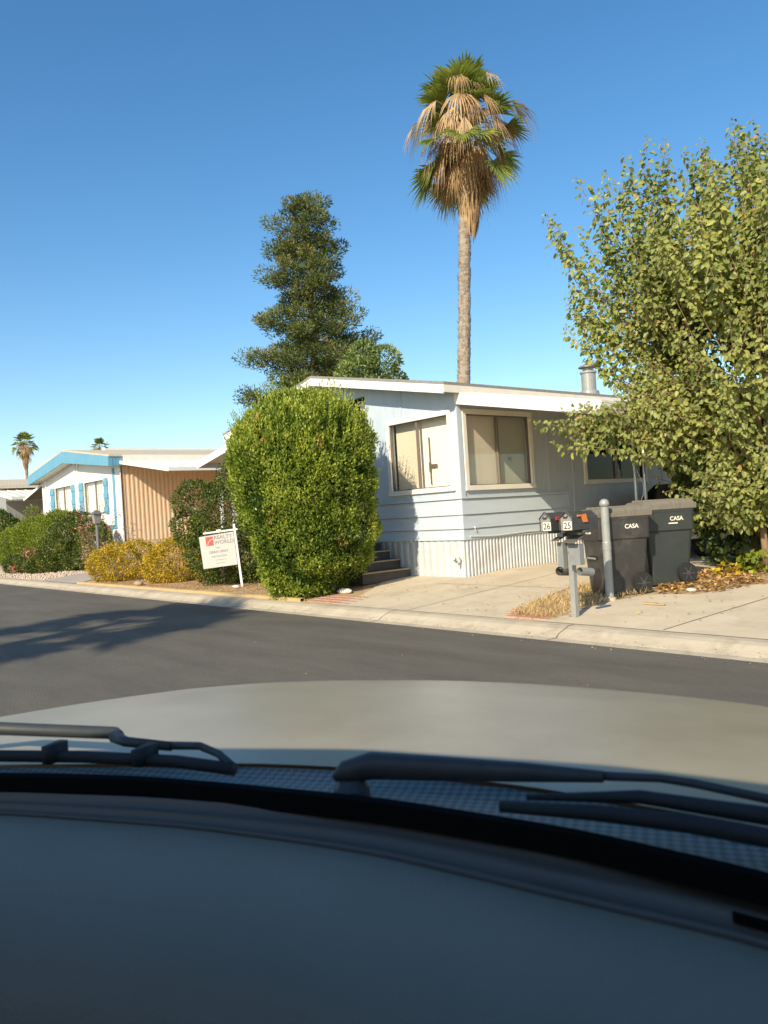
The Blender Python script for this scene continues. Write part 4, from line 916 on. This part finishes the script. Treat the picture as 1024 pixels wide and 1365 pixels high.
for p, wgt in targets:
    q = near_main(p-np.array([0,0,.5])); L_ = np.linalg.norm(p-q)
    c = curve_up(q, p); c[1:-1] += RNG.normal(size=(6,3))*.035*min(1,L_); twigs.tube([tuple(x) for x in c], list(np.linspace(.012,.003,8)), 4, cap=False)
    seg = np.linalg.norm(np.diff(c, axis=0), axis=1); cum = np.concatenate([[0],np.cumsum(seg)]); tot = cum[-1]
    nl = int(min(tot*.85, 2.1)/(.017 if wgt == 1.0 else .028))
    for j in range(nl):
        s_ = tot-min(tot*.85, 2.1)*(j/nl)
        k_ = min(np.searchsorted(cum, s_)-1, len(seg)-1); k_ = max(k_,0); f = (s_-cum[k_])/seg[k_]; x = c[k_]*(1-f)+c[k_+1]*f; dr = (c[k_+1]-c[k_])/seg[k_]
        sd = RNG.normal(size=3); sd -= dr*(sd@dr); sd /= np.linalg.norm(sd)
        off = RNG.uniform(.01,.10 if wgt == 1.0 else .14)*(1 if j > 4 else .4)
        LPp.append(x+sd*off); LAa.append(sd*.6+dr*.35+np.array([0,0,-.55])+RNG.normal(size=3)*.3); LSs.append(.55+.45*min(1, j/12))
LPp, LAa, LSs = np.array(LPp), np.array(LAa), np.array(LSs)
n = len(LPp); Nn = unit(rnd(n)*.75+np.array([.35,-.75,.5])); s = RNG.uniform(.7,1.2,n)*LSs
V, F = leaves8(LPp, LAa, Nn, .086*s, .062*s, .16, .22)
nz = noise3(LPp, 1.1, 5); ti = np.clip(RNG.beta(2,2,n)*.75+nz*.3+.08,0,.93); ti[RNG.random(n) < .012] = 1
print('tree leaves', n)
raw_mesh('crown', V, F, np.concatenate([ti,ti]), LM['mulberry'], LT)
stems.build('trunk', M['bark'], LT, smooth=True); twigs.build('branch', M['bark'], LT)
# undergrowth at its foot
shrub('vine_undergrowth', (-4.9,12.2,.3), LL((-4.9,12.3,1.1,.9,.7,1.1),(-3.9,12.6,1.3,.9,.7,1.3),(-5.7,11.6,1.3,.75,.6,1.1),(-6.1,11.5,2.2,.7,.6,.8),(-5.3,12.4,2.3,.9,.6,.9),(-3.2,12.9,1.5,.9,.7,1.3),(-4.3,12.9,2.6,1.0,.6,.9)), 15000, .095,.08,'dark','dark leafy undergrowth behind the trunks of the leafy tree', broad=True, seed=30)
shrub('ground_vine', (-4.95,10.75,.3), LL((-4.95,10.7,.42,.42,.25,.16),(-4.55,10.95,.40,.35,.25,.14),(-4.2,11.1,.9,.22,.2,.35)), 520, .085,.075,'bright','pale green broad leaved vine at the foot of the leafy tree', broad=True, seed=31, stems=3)
shrub('ground_vine', (-5.35,10.45,.29), LL((-5.35,10.4,.36,.15,.12,.12),), 40, .08,.07,'yellow','single yellow leaved sprig beside the green bin wheel', broad=True, seed=33, stems=1)

# ---- conifer
def conifer(loc, h, label):
    loc = np.array(loc); t = thing('conifer', tuple(loc), label, 'tree')
    MB().tube([tuple(loc), tuple(loc+[0,0,h*.5]), tuple(loc+[.0,0,h*.93])],[.34,.2,.04],10).build('trunk', M['barkdark'], t, smooth=True)
    br = MB(); VV, FF, TT = [], [], []; off = 0
    def prof(u): return np.interp(u, [0,.12,.3,.42,.55,.68,.8,.9,.96,1.0],[3.1,3.3,3.05,2.75,2.4,1.95,1.55,1.3,1.0,.45])
    lvl = np.linspace(.10,.965,27)
    for i, u in enumerate(lvl):
        k = 6 if u < .8 else 5
        for j in range(k):
            a = 2*math.pi*(j+.5*(i%2))/k+RNG.uniform(-.3,.3); R = prof(u)*RNG.choice([RNG.uniform(.5,.8),RNG.uniform(.85,1.2)],p=[.35,.65])
            d = math.cos(a)*RT+math.sin(a)*FW; z0 = h*u-R*.12; p0 = loc+np.array([0,0,z0]); p1 = p0+d*R+np.array([0,0,R*RNG.uniform(-.02,.30)])
            br.tube([tuple(p0),tuple((p0+p1)/2-[0,0,.1]),tuple(p1)],[.05,.035,.012],5,cap=False)
            ncl = max(2,int(R/.42))
            for c in range(ncl):
                f = 1-c/ncl*.75; q = p0*(1-f)+p1*f+RNG.normal(size=3)*.10; rad_ = RNG.uniform(.38,.66)
                m_ = 210; dd = rnd(m_); dd[:,2] = dd[:,2]*.8+.15; P = q+dd*rad_*RNG.uniform(.45,1,(m_,1))*np.array([1,1,.85])
                A = unit(dd*.9+d*.25+RNG.normal(size=(m_,3))*.35+np.array([0,0,.25])); V, F = leaves4(P, A, rnd(m_), RNG.uniform(.10,.19,m_), .048, .1)
                VV.append(V); FF.append(F+off); off += len(V); TT.append(np.clip(RNG.uniform(.0,.85)+RNG.normal(size=m_)*.13+dd[:,2]*.15,0,1))  # clump tints imitate shade between puffs, with lighter upper sides
    raw_mesh('crown', np.concatenate(VV), np.concatenate(FF), np.concatenate(TT), LM['conifer'], t); br.build('branch', M['barkdark'], t)
    return t
conifer((-29.40,20.9,.3), 15.75, 'tall dark conifer with puffy foliage rising behind the white roof ridge')
# brighter tree in front of its lower right
def roundtree(loc, h, R, label, name='green_tree', leaf='conifergreen', n=15000, L=.16, W=.07):
    t = thing(name, loc, label, 'tree'); loc = Vector(loc)
    b = MB(); b.tube([loc, loc+Vector((0,0,h*.55)), loc+Vector((.1,0,h*.85))],[.16,.11,.04],8)
    lumps = []
    for i in range(24):
        a = i*2.4; r = R*(.1+.75*random.random()); z = h*(.50+.43*random.random()*(1-.35*r/R)); c = (loc.x+r*math.cos(a), loc.y+r*math.sin(a), z); lumps.append([*c, R*.38, R*.38, R*.33]); b.tube([loc+Vector((0,0,h*.5)), Vector(c)],[.05,.015],5)
    b.build('trunk', M['barkdark'], t)
    P, N_ = lump_leaves(lumps, n, .25); k = len(P); V, F = leaves4(P, N_*.6+rnd(k)*.8+[0,0,.3], rnd(k), L*RNG.uniform(.7,1.3,k), W, .2)
    raw_mesh('crown', V, F, np.clip(RNG.beta(2,2,k)+noise3(P,.8,2)*.3,0,1), LM[leaf], t); return t
roundtree((-24.0,19.6,.3), 8.5, 1.7, 'brighter green tree crown showing above the roof right of the conifer')

# ---- palms
def palm(loc, h, scale, label, lean=0., group=None, dead=1.0, green=26, fine=30, name='palm_tree', mix=False):
    loc = np.array(loc, float); t = thing(name, tuple(loc), label, 'palm tree', group=group)
    b = MB(); ns = 34; pts, rs = [], []
    for i in range(ns+1):
        u = i/ns; lo = RT*(lean*u+.08*math.sin(u*3)*scale); pts.append((loc[0]+lo[0], loc[1]+lo[1], loc[2]-.05+u*h)); rs.append((.195-.035*u+(.010 if i%2 else -.010))*scale)
    b.tube(pts, rs, 14); 
    top = np.array(pts[-1])
    # persistent leaf-base scales on the trunk
    for i in range(520):
        u = RNG.uniform(.25,1.0)**.8; a = RNG.uniform(0,6.283); p = np.array([np.interp(u*ns,range(ns+1),[q[k_] for q in pts]) for k_ in range(2)]+[loc[2]+u*h]); r = (.195-.035*u)*scale; d = np.array([math.cos(a),math.sin(a),0]); sd = np.array([-d[1],d[0],0]); s_ = scale*.05
        b.add([p+d*r*.98-sd*s_, p+d*r*.98+sd*s_, p+d*(r+.05*scale)+np.array([0,0,.13*scale])], [(0,1,2)])
    b.build('trunk', M['bark_palm'], t)
    def fan(origin, d0, plen, flen, arc, seg, dead_, V, F, TT, fold):
        """petiole then a fan of tapering segments"""
        d0 = d0/np.linalg.norm(d0); up = np.array([0,0,1.]); side = np.cross(d0, up); side /= np.linalg.norm(side)+1e-6; nrm = np.cross(side, d0)
        # petiole arcs down
        pe = origin+d0*plen+np.array([0,0,-.12*plen*plen/scale]); pm = (origin+pe)/2+nrm*.08*plen
        w = .022*scale
        for a_, c_ in ((origin,pm),(pm,pe)):
            o_ = len(V); V += [a_-side*w, a_+side*w, c_+side*w, c_-side*w]; F.append((o_,o_+1,o_+2,o_+3)); TT.append(.9 if not dead_ else .5)
        fd = pe-pm; fd /= np.linalg.norm(fd); fd = fd+np.array([0,0,-.25 if not dead_ else -1.1]); fd /= np.linalg.norm(fd); s2 = np.cross(fd, nrm); s2 /= np.linalg.norm(s2)+1e-6; n2 = np.cross(s2, fd)
        base_t = RNG.uniform(.25,.75)
        for k in range(seg):
            th_ = (k/(seg-1)-.5)*arc; dl = math.cos(th_)*fd+math.sin(th_)*s2+n2*fold*abs(math.sin(th_)); dl /= np.linalg.norm(dl)
            ww = flen*arc/seg*.40*(1.0 if not dead_ else .5); tl = flen*RNG.uniform(.85,1.08)*(1-.18*abs(th_/arc*2)); sw = np.cross(dl, n2); sw /= np.linalg.norm(sw)+1e-6
            p1_ = pe+dl*tl*.55; drp = np.array([0,0,-1.])*(.16 if not dead_ else .5)*tl*RNG.uniform(.4,1.3); p2_ = pe+dl*tl*.82+drp*.4+n2*RNG.normal()*.02; p3_ = pe+dl*tl+drp
            zig = n2*ww*.35*(1 if k%2 else -1)
            o_ = len(V); V += [pe-sw*ww*.12, pe+sw*ww*.12, p1_+sw*ww+zig, p1_-sw*ww-zig, p2_+sw*ww*.5, p2_-sw*ww*.5, p3_+sw*ww*.06, p3_-sw*ww*.06]
            F += [(o_,o_+1,o_+2,o_+3),(o_+3,o_+2,o_+4,o_+5),(o_+5,o_+4,o_+6,o_+7)]; tv = np.clip(base_t+RNG.normal()*.12,0,1); TT += [tv,tv,min(1,tv+.1)]
    V, F, TT = [], [], []
    for i in range(green):
        u = i/green; a = i*2.39996+RNG.uniform(-.2,.2)
        if mix and u > .60:    # lower green fans hang between the dead ones
            el = rad(RNG.uniform(-45,15)); dz0 = -RNG.uniform(.2,1.3)*scale; pl = RNG.uniform(1.05,1.55)
        else:
            el = rad(86-(105 if not mix else 118)*u+RNG.uniform(-14,14)); dz0 = -.5*u*scale; pl = RNG.uniform(.55,1.15) if mix else RNG.uniform(.85,1.25)
        d = np.array([math.cos(a)*math.cos(el), math.sin(a)*math.cos(el), math.sin(el)])
        fan(top+np.array([0,0,dz0]), d, pl*scale, RNG.uniform(.85,1.1)*scale, rad(190 if u < .5 else 150), fine, False, V, F, TT, .3)
    raw_mesh('crown', np.array(V), np.array(F), TT, LM['palm'], t)
    V, F, TT = [], [], []
    if dead:
        for i in range(int(58*dead)):
            u = RNG.random(); a = RNG.uniform(0,6.283); el = rad(RNG.uniform(-30,55)-35*u); d = np.array([math.cos(a)*math.cos(el), math.sin(a)*math.cos(el), math.sin(el)])
            fan(top+np.array([0,0,.25-1.4*u])*np.array([1,1,scale]), d, RNG.uniform(.7,1.65)*scale*(1-.45*u), RNG.uniform(.55,1.15)*scale, rad(RNG.uniform(35,80)), int(fine*.45), True, V, F, TT, .1)
        for i in range(int(800*dead)):   # thatch skirt hugging the trunk
            a = RNG.uniform(0,6.283); z_ = RNG.uniform(-3.0,-1.1)*scale; rr_ = scale*(.19+.36*max(0,(z_/scale+3.0)/1.7)*RNG.uniform(.4,1)); d = np.array([math.cos(a),math.sin(a),0]); sd = np.array([-d[1],d[0],0])*.03*scale
            p = top+d*rr_+np.array([0,0,z_]); q = p-d*.12*scale*RNG.uniform(0,1.2)-np.array([0,0,RNG.uniform(.25,.75)*scale]); m_ = (p+q)/2+d*.06*scale
            o_ = len(V); V += [p-sd*.6, p+sd*.6, m_+sd, m_-sd, q+sd*.2, q-sd*.2, q+sd*.1-[0,0,.02], q-sd*.1-[0,0,.02]]; F += [(o_,o_+1,o_+2,o_+3),(o_+3,o_+2,o_+4,o_+5),(o_+5,o_+4,o_+6,o_+7)]; tv = RNG.uniform(.1,.9); TT += [tv]*3
        raw_mesh('dead_fronds', np.array(V), np.array(F), TT, LM['palmdead'], t)
    return t
palm((-21.33,21.36,.3), 16.0, 1.28, 'tall fan palm with a thick skirt of dead fronds behind the pale blue grey house', dead=1.9, green=36, fine=28, mix=True, lean=1.1)
palm((-79.0,22.2,.3), 9.9, .72, 'small distant fan palm rising above the far left roof', group='distant palms', dead=.9, green=26, fine=16)
palm((-84.5,31.3,.3), 10.2, .62, 'distant palm crown peeking over the cream roof ridge', group='distant palms', dead=.5, green=26, fine=16)
palm((-6.1,-9.6,.0), 9.6, 1.15, 'fan palm across the road behind the camera, throwing frond shadows on the asphalt', dead=0, green=34, fine=22)

# ================================================================== THE CAR WE SIT IN
PH = rad(32.3)
V_ = thing('car', (0,0,0), 'beige car seen from its passenger seat, dark dashboard and wipers before a dusty hood', 'car', rz=PH)
def resample(pts, n):
    p = np.array(pts, float); seg = np.concatenate([[0],np.cumsum(np.linalg.norm(np.diff(p,axis=0),axis=1))]); t_ = np.linspace(0,seg[-1],n)
    q = np.stack([np.interp(t_,seg,p[:,k]) for k in range(2)],1)
    for _ in range(2): q[1:-1] = (q[:-2]+2*q[1:-1]+q[2:])/4
    return q
NC = 60
rear = resample([(-1.43,.72),(-1.2,.86),(-.91,.935),(-.54,.985),(-.40,.986),(-.15,.946),(.1,.86),(.22,.80),(.33,.68)], NC)
front = resample([(-1.47,1.36),(-1.43,1.46),(-1.377,1.542),(-1.291,1.681),(-1.151,1.80),(-.973,1.877),(-.776,1.914),(-.48,1.917),(-.29,1.889),(-.116,1.841),(.04,1.784),(.208,1.705),(.30,1.60),(.36,1.44),(.38,1.36)], NC)
rows = []
for s in np.linspace(0,1,16):
    q = rear*(1-s)+front*s; zz_ = 1.088-.088*s**1.7; rows.append([(x, y, zz_) for x, y in q])
tng = np.gradient(front, axis=0); nr = np.stack([-tng[:,1],tng[:,0]],1); nr /= np.linalg.norm(nr,axis=1,keepdims=True)
for off, zz_ in ((.012,.993),(.03,.975),(.07,.92),(.11,.82),(.13,.65),(.13,.35)):
    q = front+nr*off; rows.append([(x,y,zz_) for x,y in q])
MB().grid(rows).build('hood', M['hood'], V_, smooth=True, local=True)
# cowl panel between hood rear and screen
cowl = resample([(-1.42,.66),(-1.2,.775),(-1.0,.83),(-.841,.852),(-.727,.861),(-.614,.864),(-.45,.851),(-.292,.833),(-.082,.782),(.037,.733),(.079,.718),(.2,.64),(.32,.53)], NC)
rows = []
for s in np.linspace(0,1,5):
    q = cowl*(1-s)+rear*s; rows.append([(x,y,1.098-.015*s-.012*math.sin(math.pi*s)) for x,y in q])
MB().grid(rows).build('cowl_grille', M['cowl'], V_, local=True)
MB().grid([[(x,y,1.078) for x,y in cowl*.999],[(x,y,1.101) for x,y in cowl],[(x,y+.010,1.103) for x,y in cowl],[(x,y+.012,1.05) for x,y in cowl]]).build('windshield_seal', M['seal'], V_, local=True)
# windscreen
head = resample([(-1.24,.04),(-.9,.13),(-.55,.16),(-.2,.13),(.14,.04)], NC)
rows = []
for s in np.linspace(0,1,6):
    q = cowl*(1-s)+head*s; rows.append([(x,y+.05*math.sin(math.pi*s),1.104+(1.657-1.104)*s) for x,y in q])
MB().grid(rows).build('windshield', M['windscreen'], V_, smooth=True, local=True)
# dash
bb = resample([(-1.40,.70),(-1.1,.80),(-.839,.846),(-.614,.858),(-.403,.849),(-.297,.842),(-.134,.802),(-.025,.773),(.081,.734),(.2,.655),(.32,.54)], NC)
cr_ = resample([(-1.38,.68),(-1.1,.785),(-.825,.832),(-.543,.831),(-.387,.813),(-.282,.796),(-.123,.747),(-.02,.716),(.073,.69),(.2,.61),(.32,.50)], NC)
def mixr(s, z): q = bb*(1-s)+cr_*s; return [(x,y,z) for x,y in q]
MB().grid([mixr(-.05,1.082),mixr(.02,1.080),mixr(.25,1.068),mixr(.42,1.069),mixr(.5,1.0735),mixr(.58,1.068),mixr(.8,1.061),mixr(.9,1.0635),mixr(.97,1.060),mixr(1.0,1.050)]).build('dashboard_trim', M['strip'], V_, smooth=True, local=True)
ct = np.array([-.45,-.3])
rows = []
for s, z_ in ((0.0,1.050),(.012,1.0605),(.03,1.0635),(.10,1.067),(.2,1.066),(.26,1.062),(.32,1.055),(.38,1.043),(.44,1.024),(.50,.998),(.55,.966),(.60,.922),(.64,.86),(.66,.78),(.66,.6)):
    q = cr_.copy(); q[:,1] = cr_[:,1]-s*(.5+.0*q[:,0]); rows.append([(x,y,z_) for x,y in q])
MB().grid(rows).build('dashboard', M['interior'], V_, smooth=True, local=True)
MB().lathe((-.087,.555,1.012),[(.006,0),(.0055,.012),(.002,.016)],12).build('sensor', M['seal'], V_, local=True)
# defroster slot in the trim at right
b = MB(); 
i0 = int(NC*.80)
for i in (i0,):
    q = (bb*(.4)+cr_*.6)[i]; q2 = (bb*(.4)+cr_*.6)[i+1]
    b.hexa([(q[0],q[1],1.0655),(q2[0],q2[1],1.0655),(q2[0],q2[1]-.006,1.0655),(q[0],q[1]-.006,1.0655)],[(q[0],q[1],1.0725),(q2[0],q2[1],1.0725),(q2[0],q2[1]-.006,1.0725),(q[0],q[1]-.006,1.0725)])
b.build('defroster_slot', M['seal'], V_, local=True)
# wipers
a1 = MB().tube([(-1.10,.93,1.112),(-.97,.99,1.124),(-.756,.985,1.124),(-.742,.975,1.122)],[.011,.0105,.0095,.009],8)
a1.tube([(-.75,.975,1.122),(-.713,.952,1.122),(-.637,.948,1.119)],[.009,.0075,.0068],8); a1.tube([(-.65,.951,1.119),(-.59,.945,1.122),(-.549,.924,1.119),(-.514,.896,1.112)],[.006,.0055,.005,.006],8)
W1 = a1.build('wiper_arm', M['wiper'], V_, smooth=True, local=True)
MB().tube([(-1.15,.80,1.112),(-.95,.882,1.116),(-.75,.905,1.114),(-.60,.905,1.113),(-.508,.888,1.112)],[.0085]*5,8).box(-.80,-.785,.885,.92,1.108,1.132).box(-.66,-.645,.89,.93,1.108,1.130).build('wiper_blade', M['blade'], W1, smooth=True, local=True)
a2 = MB().tube([(-.372,.885,1.108),(-.362,.895,1.112),(-.330,.905,1.118),(-.25,.905,1.118),(-.147,.907,1.117),(-.059,.903,1.117)],[.004,.0135,.0165,.0145,.011,.0065],10)
a2.tube([(-.075,.905,1.117),(.0,.902,1.118),(.034,.893,1.117),(.10,.86,1.116),(.22,.79,1.114)],[.0055,.0045,.005,.005,.004],8)
W2 = a2.build('wiper_arm', M['wiper'], V_, smooth=True, local=True)
b = MB().tube([(-.155,.797,1.118),(-.064,.786,1.121),(.02,.775,1.120),(.10,.755,1.117),(.22,.70,1.114)],[.006,.008,.009,.009,.008],8); b.tube([(-.13,.81,1.124),(-.02,.815,1.128),(.09,.79,1.125),(.2,.74,1.12)],[.003,.007,.009,.007],8)
b.build('wiper_blade', M['blade'], W2, smooth=True, local=True)
MB().lathe((-.352,.892,1.06),[(.022,0),(.022,.035),(.012,.045)],14).build('wiper_pivot', M['wiper'], V_, local=True)
# shell that shades the cabin: roof, pillars, doors, tailgate
b = MB()
b.grid([[(x,y+.02,1.672) for x,y in head],[(x,y-.35,1.75) for x,y in head],[(x,y-1.6,1.74) for x,y in head],[(x,y-2.7,1.66) for x,y in head]])
b.grid([[(x,y+.02,1.657) for x,y in head],[(x,y-.35,1.72) for x,y in head],[(x,y-1.6,1.71) for x,y in head],[(x,y-2.7,1.64) for x,y in head]])
b.build('roof', M['headliner'], V_, smooth=True, local=True)
b = MB()
tg = bpy.data.materials.new('tinted_glass'); tg.use_nodes = True  # unseen side and rear glass, tint added to cut light from behind
for n_ in list(tg.node_tree.nodes):
    if n_.type != 'OUTPUT_MATERIAL': tg.node_tree.nodes.remove(n_)
_t = tg.node_tree.nodes.new('ShaderNodeBsdfTransparent'); _t.inputs[0].default_value = (.22,.22,.22,1); tg.node_tree.links.new(_t.outputs[0], [n for n in tg.node_tree.nodes if n.type == 'OUTPUT_MATERIAL'][0].inputs['Surface'])
for x0, xt in ((-1.44,-1.27),(.345,.17)):
    MB().add([(x0,.60,1.02),(x0,-2.6,1.02),(xt,-2.45,1.69),(xt,.06,1.69)],[(0,1,2,3)]).build('side_window', tg, V_, local=True)
MB().add([(-1.44,-2.76,1.1),(.345,-2.76,1.1),(.17,-2.55,1.66),(-1.27,-2.55,1.66)],[(0,1,2,3)]).build('rear_window', tg, V_, local=True)
for sx, x0, xt in ((-1,-1.44,-1.27),(1,.345,.17)):
    b.box(x0-.02,x0+.02,-2.75,1.40,.30,1.02)
    b.tube([(x0,.62,1.02),(xt,.06,1.63)],.035,8); b.tube([(x0,-.75,1.02),(xt,-.75,1.71)],.045,8); b.tube([(x0,-2.6,1.02),(xt,-2.45,1.66)],.07,8); b.tube([(x0,-1.7,1.02),(xt,-1.7,1.71)],.035,8)
b.box(-1.44,.345,-2.79,-2.75,.3,1.10)
b.box(-1.44,.345,-2.75,1.3,.26,.30)
b.box(-1.42,.33,.02,.06,.3,.62)
b.build('body', M['hood'], V_, local=True)

# ================================================================== LIGHT, SKY, CAMERA
sx, sy = .385, -.923; EL = rad(33)
sd = Vector((sx*math.cos(EL), sy*math.cos(EL), math.sin(EL)))
sun = bpy.data.lights.new('sun', 'SUN'); sun.energy = 4.5; sun.angle = rad(.55); sun.color = (1.0,.87,.67)
so = bpy.data.objects.new('sun', sun); COL.objects.link(so); so.rotation_euler = sd.to_track_quat('Z','Y').to_euler(); so.location = (10,-20,20)
w = bpy.data.worlds.new('World'); sc.world = w; w.use_nodes = True; nt = w.node_tree
sk = nt.nodes.new('ShaderNodeTexSky'); sk.sky_type = 'NISHITA'; sk.sun_disc = False; sk.sun_elevation = EL; sk.sun_rotation = math.atan2(sx, sy); sk.air_density = 1.0; sk.dust_density = .7; sk.ozone_density = 1.0; sk.altitude = 100
bg = nt.nodes['Background']; bg.inputs['Strength'].default_value = .13; hs = nt.nodes.new('ShaderNodeHueSaturation'); hs.inputs['Saturation'].default_value = 1.33; hs.inputs['Hue'].default_value = .4985; hs.inputs['Value'].default_value = 1.0; nt.links.new(sk.outputs[0], hs.inputs['Color']); nt.links.new(hs.outputs[0], bg.inputs['Color'])
cd = bpy.data.cameras.new('camera'); co = bpy.data.objects.new('camera', cd); COL.objects.link(co); sc.camera = co
cd.sensor_fit = 'HORIZONTAL'; cd.sensor_width = 36; cd.lens = 1062/1024*36; cd.clip_start = .05; cd.clip_end = 3000
y_, p_, r_ = rad(50.3), rad(.165), rad(-3.56)
f = Vector((-math.sin(y_)*math.cos(p_), math.cos(y_)*math.cos(p_), math.sin(p_))); rt_ = Vector((math.cos(y_), math.sin(y_), 0)); up = rt_.cross(f)
r1 = math.cos(r_)*rt_+math.sin(r_)*up; u1 = -math.sin(r_)*rt_+math.cos(r_)*up
m4 = Matrix((r1, u1, -f)).transposed().to_4x4(); m4.translation = Vector((0,0,1.42)); co.matrix_world = m4
cd.dof.use_dof = True; cd.dof.focus_distance = 11.5; cd.dof.aperture_fstop = cd.lens/3.2
sc.view_settings.view_transform = 'Standard'; sc.view_settings.look = 'None'; sc.view_settings.exposure = .55; sc.view_settings.gamma = 1
sc.cycles.max_bounces = 8; sc.cycles.transparent_max_bounces = 12; sc.cycles.use_denoising = True
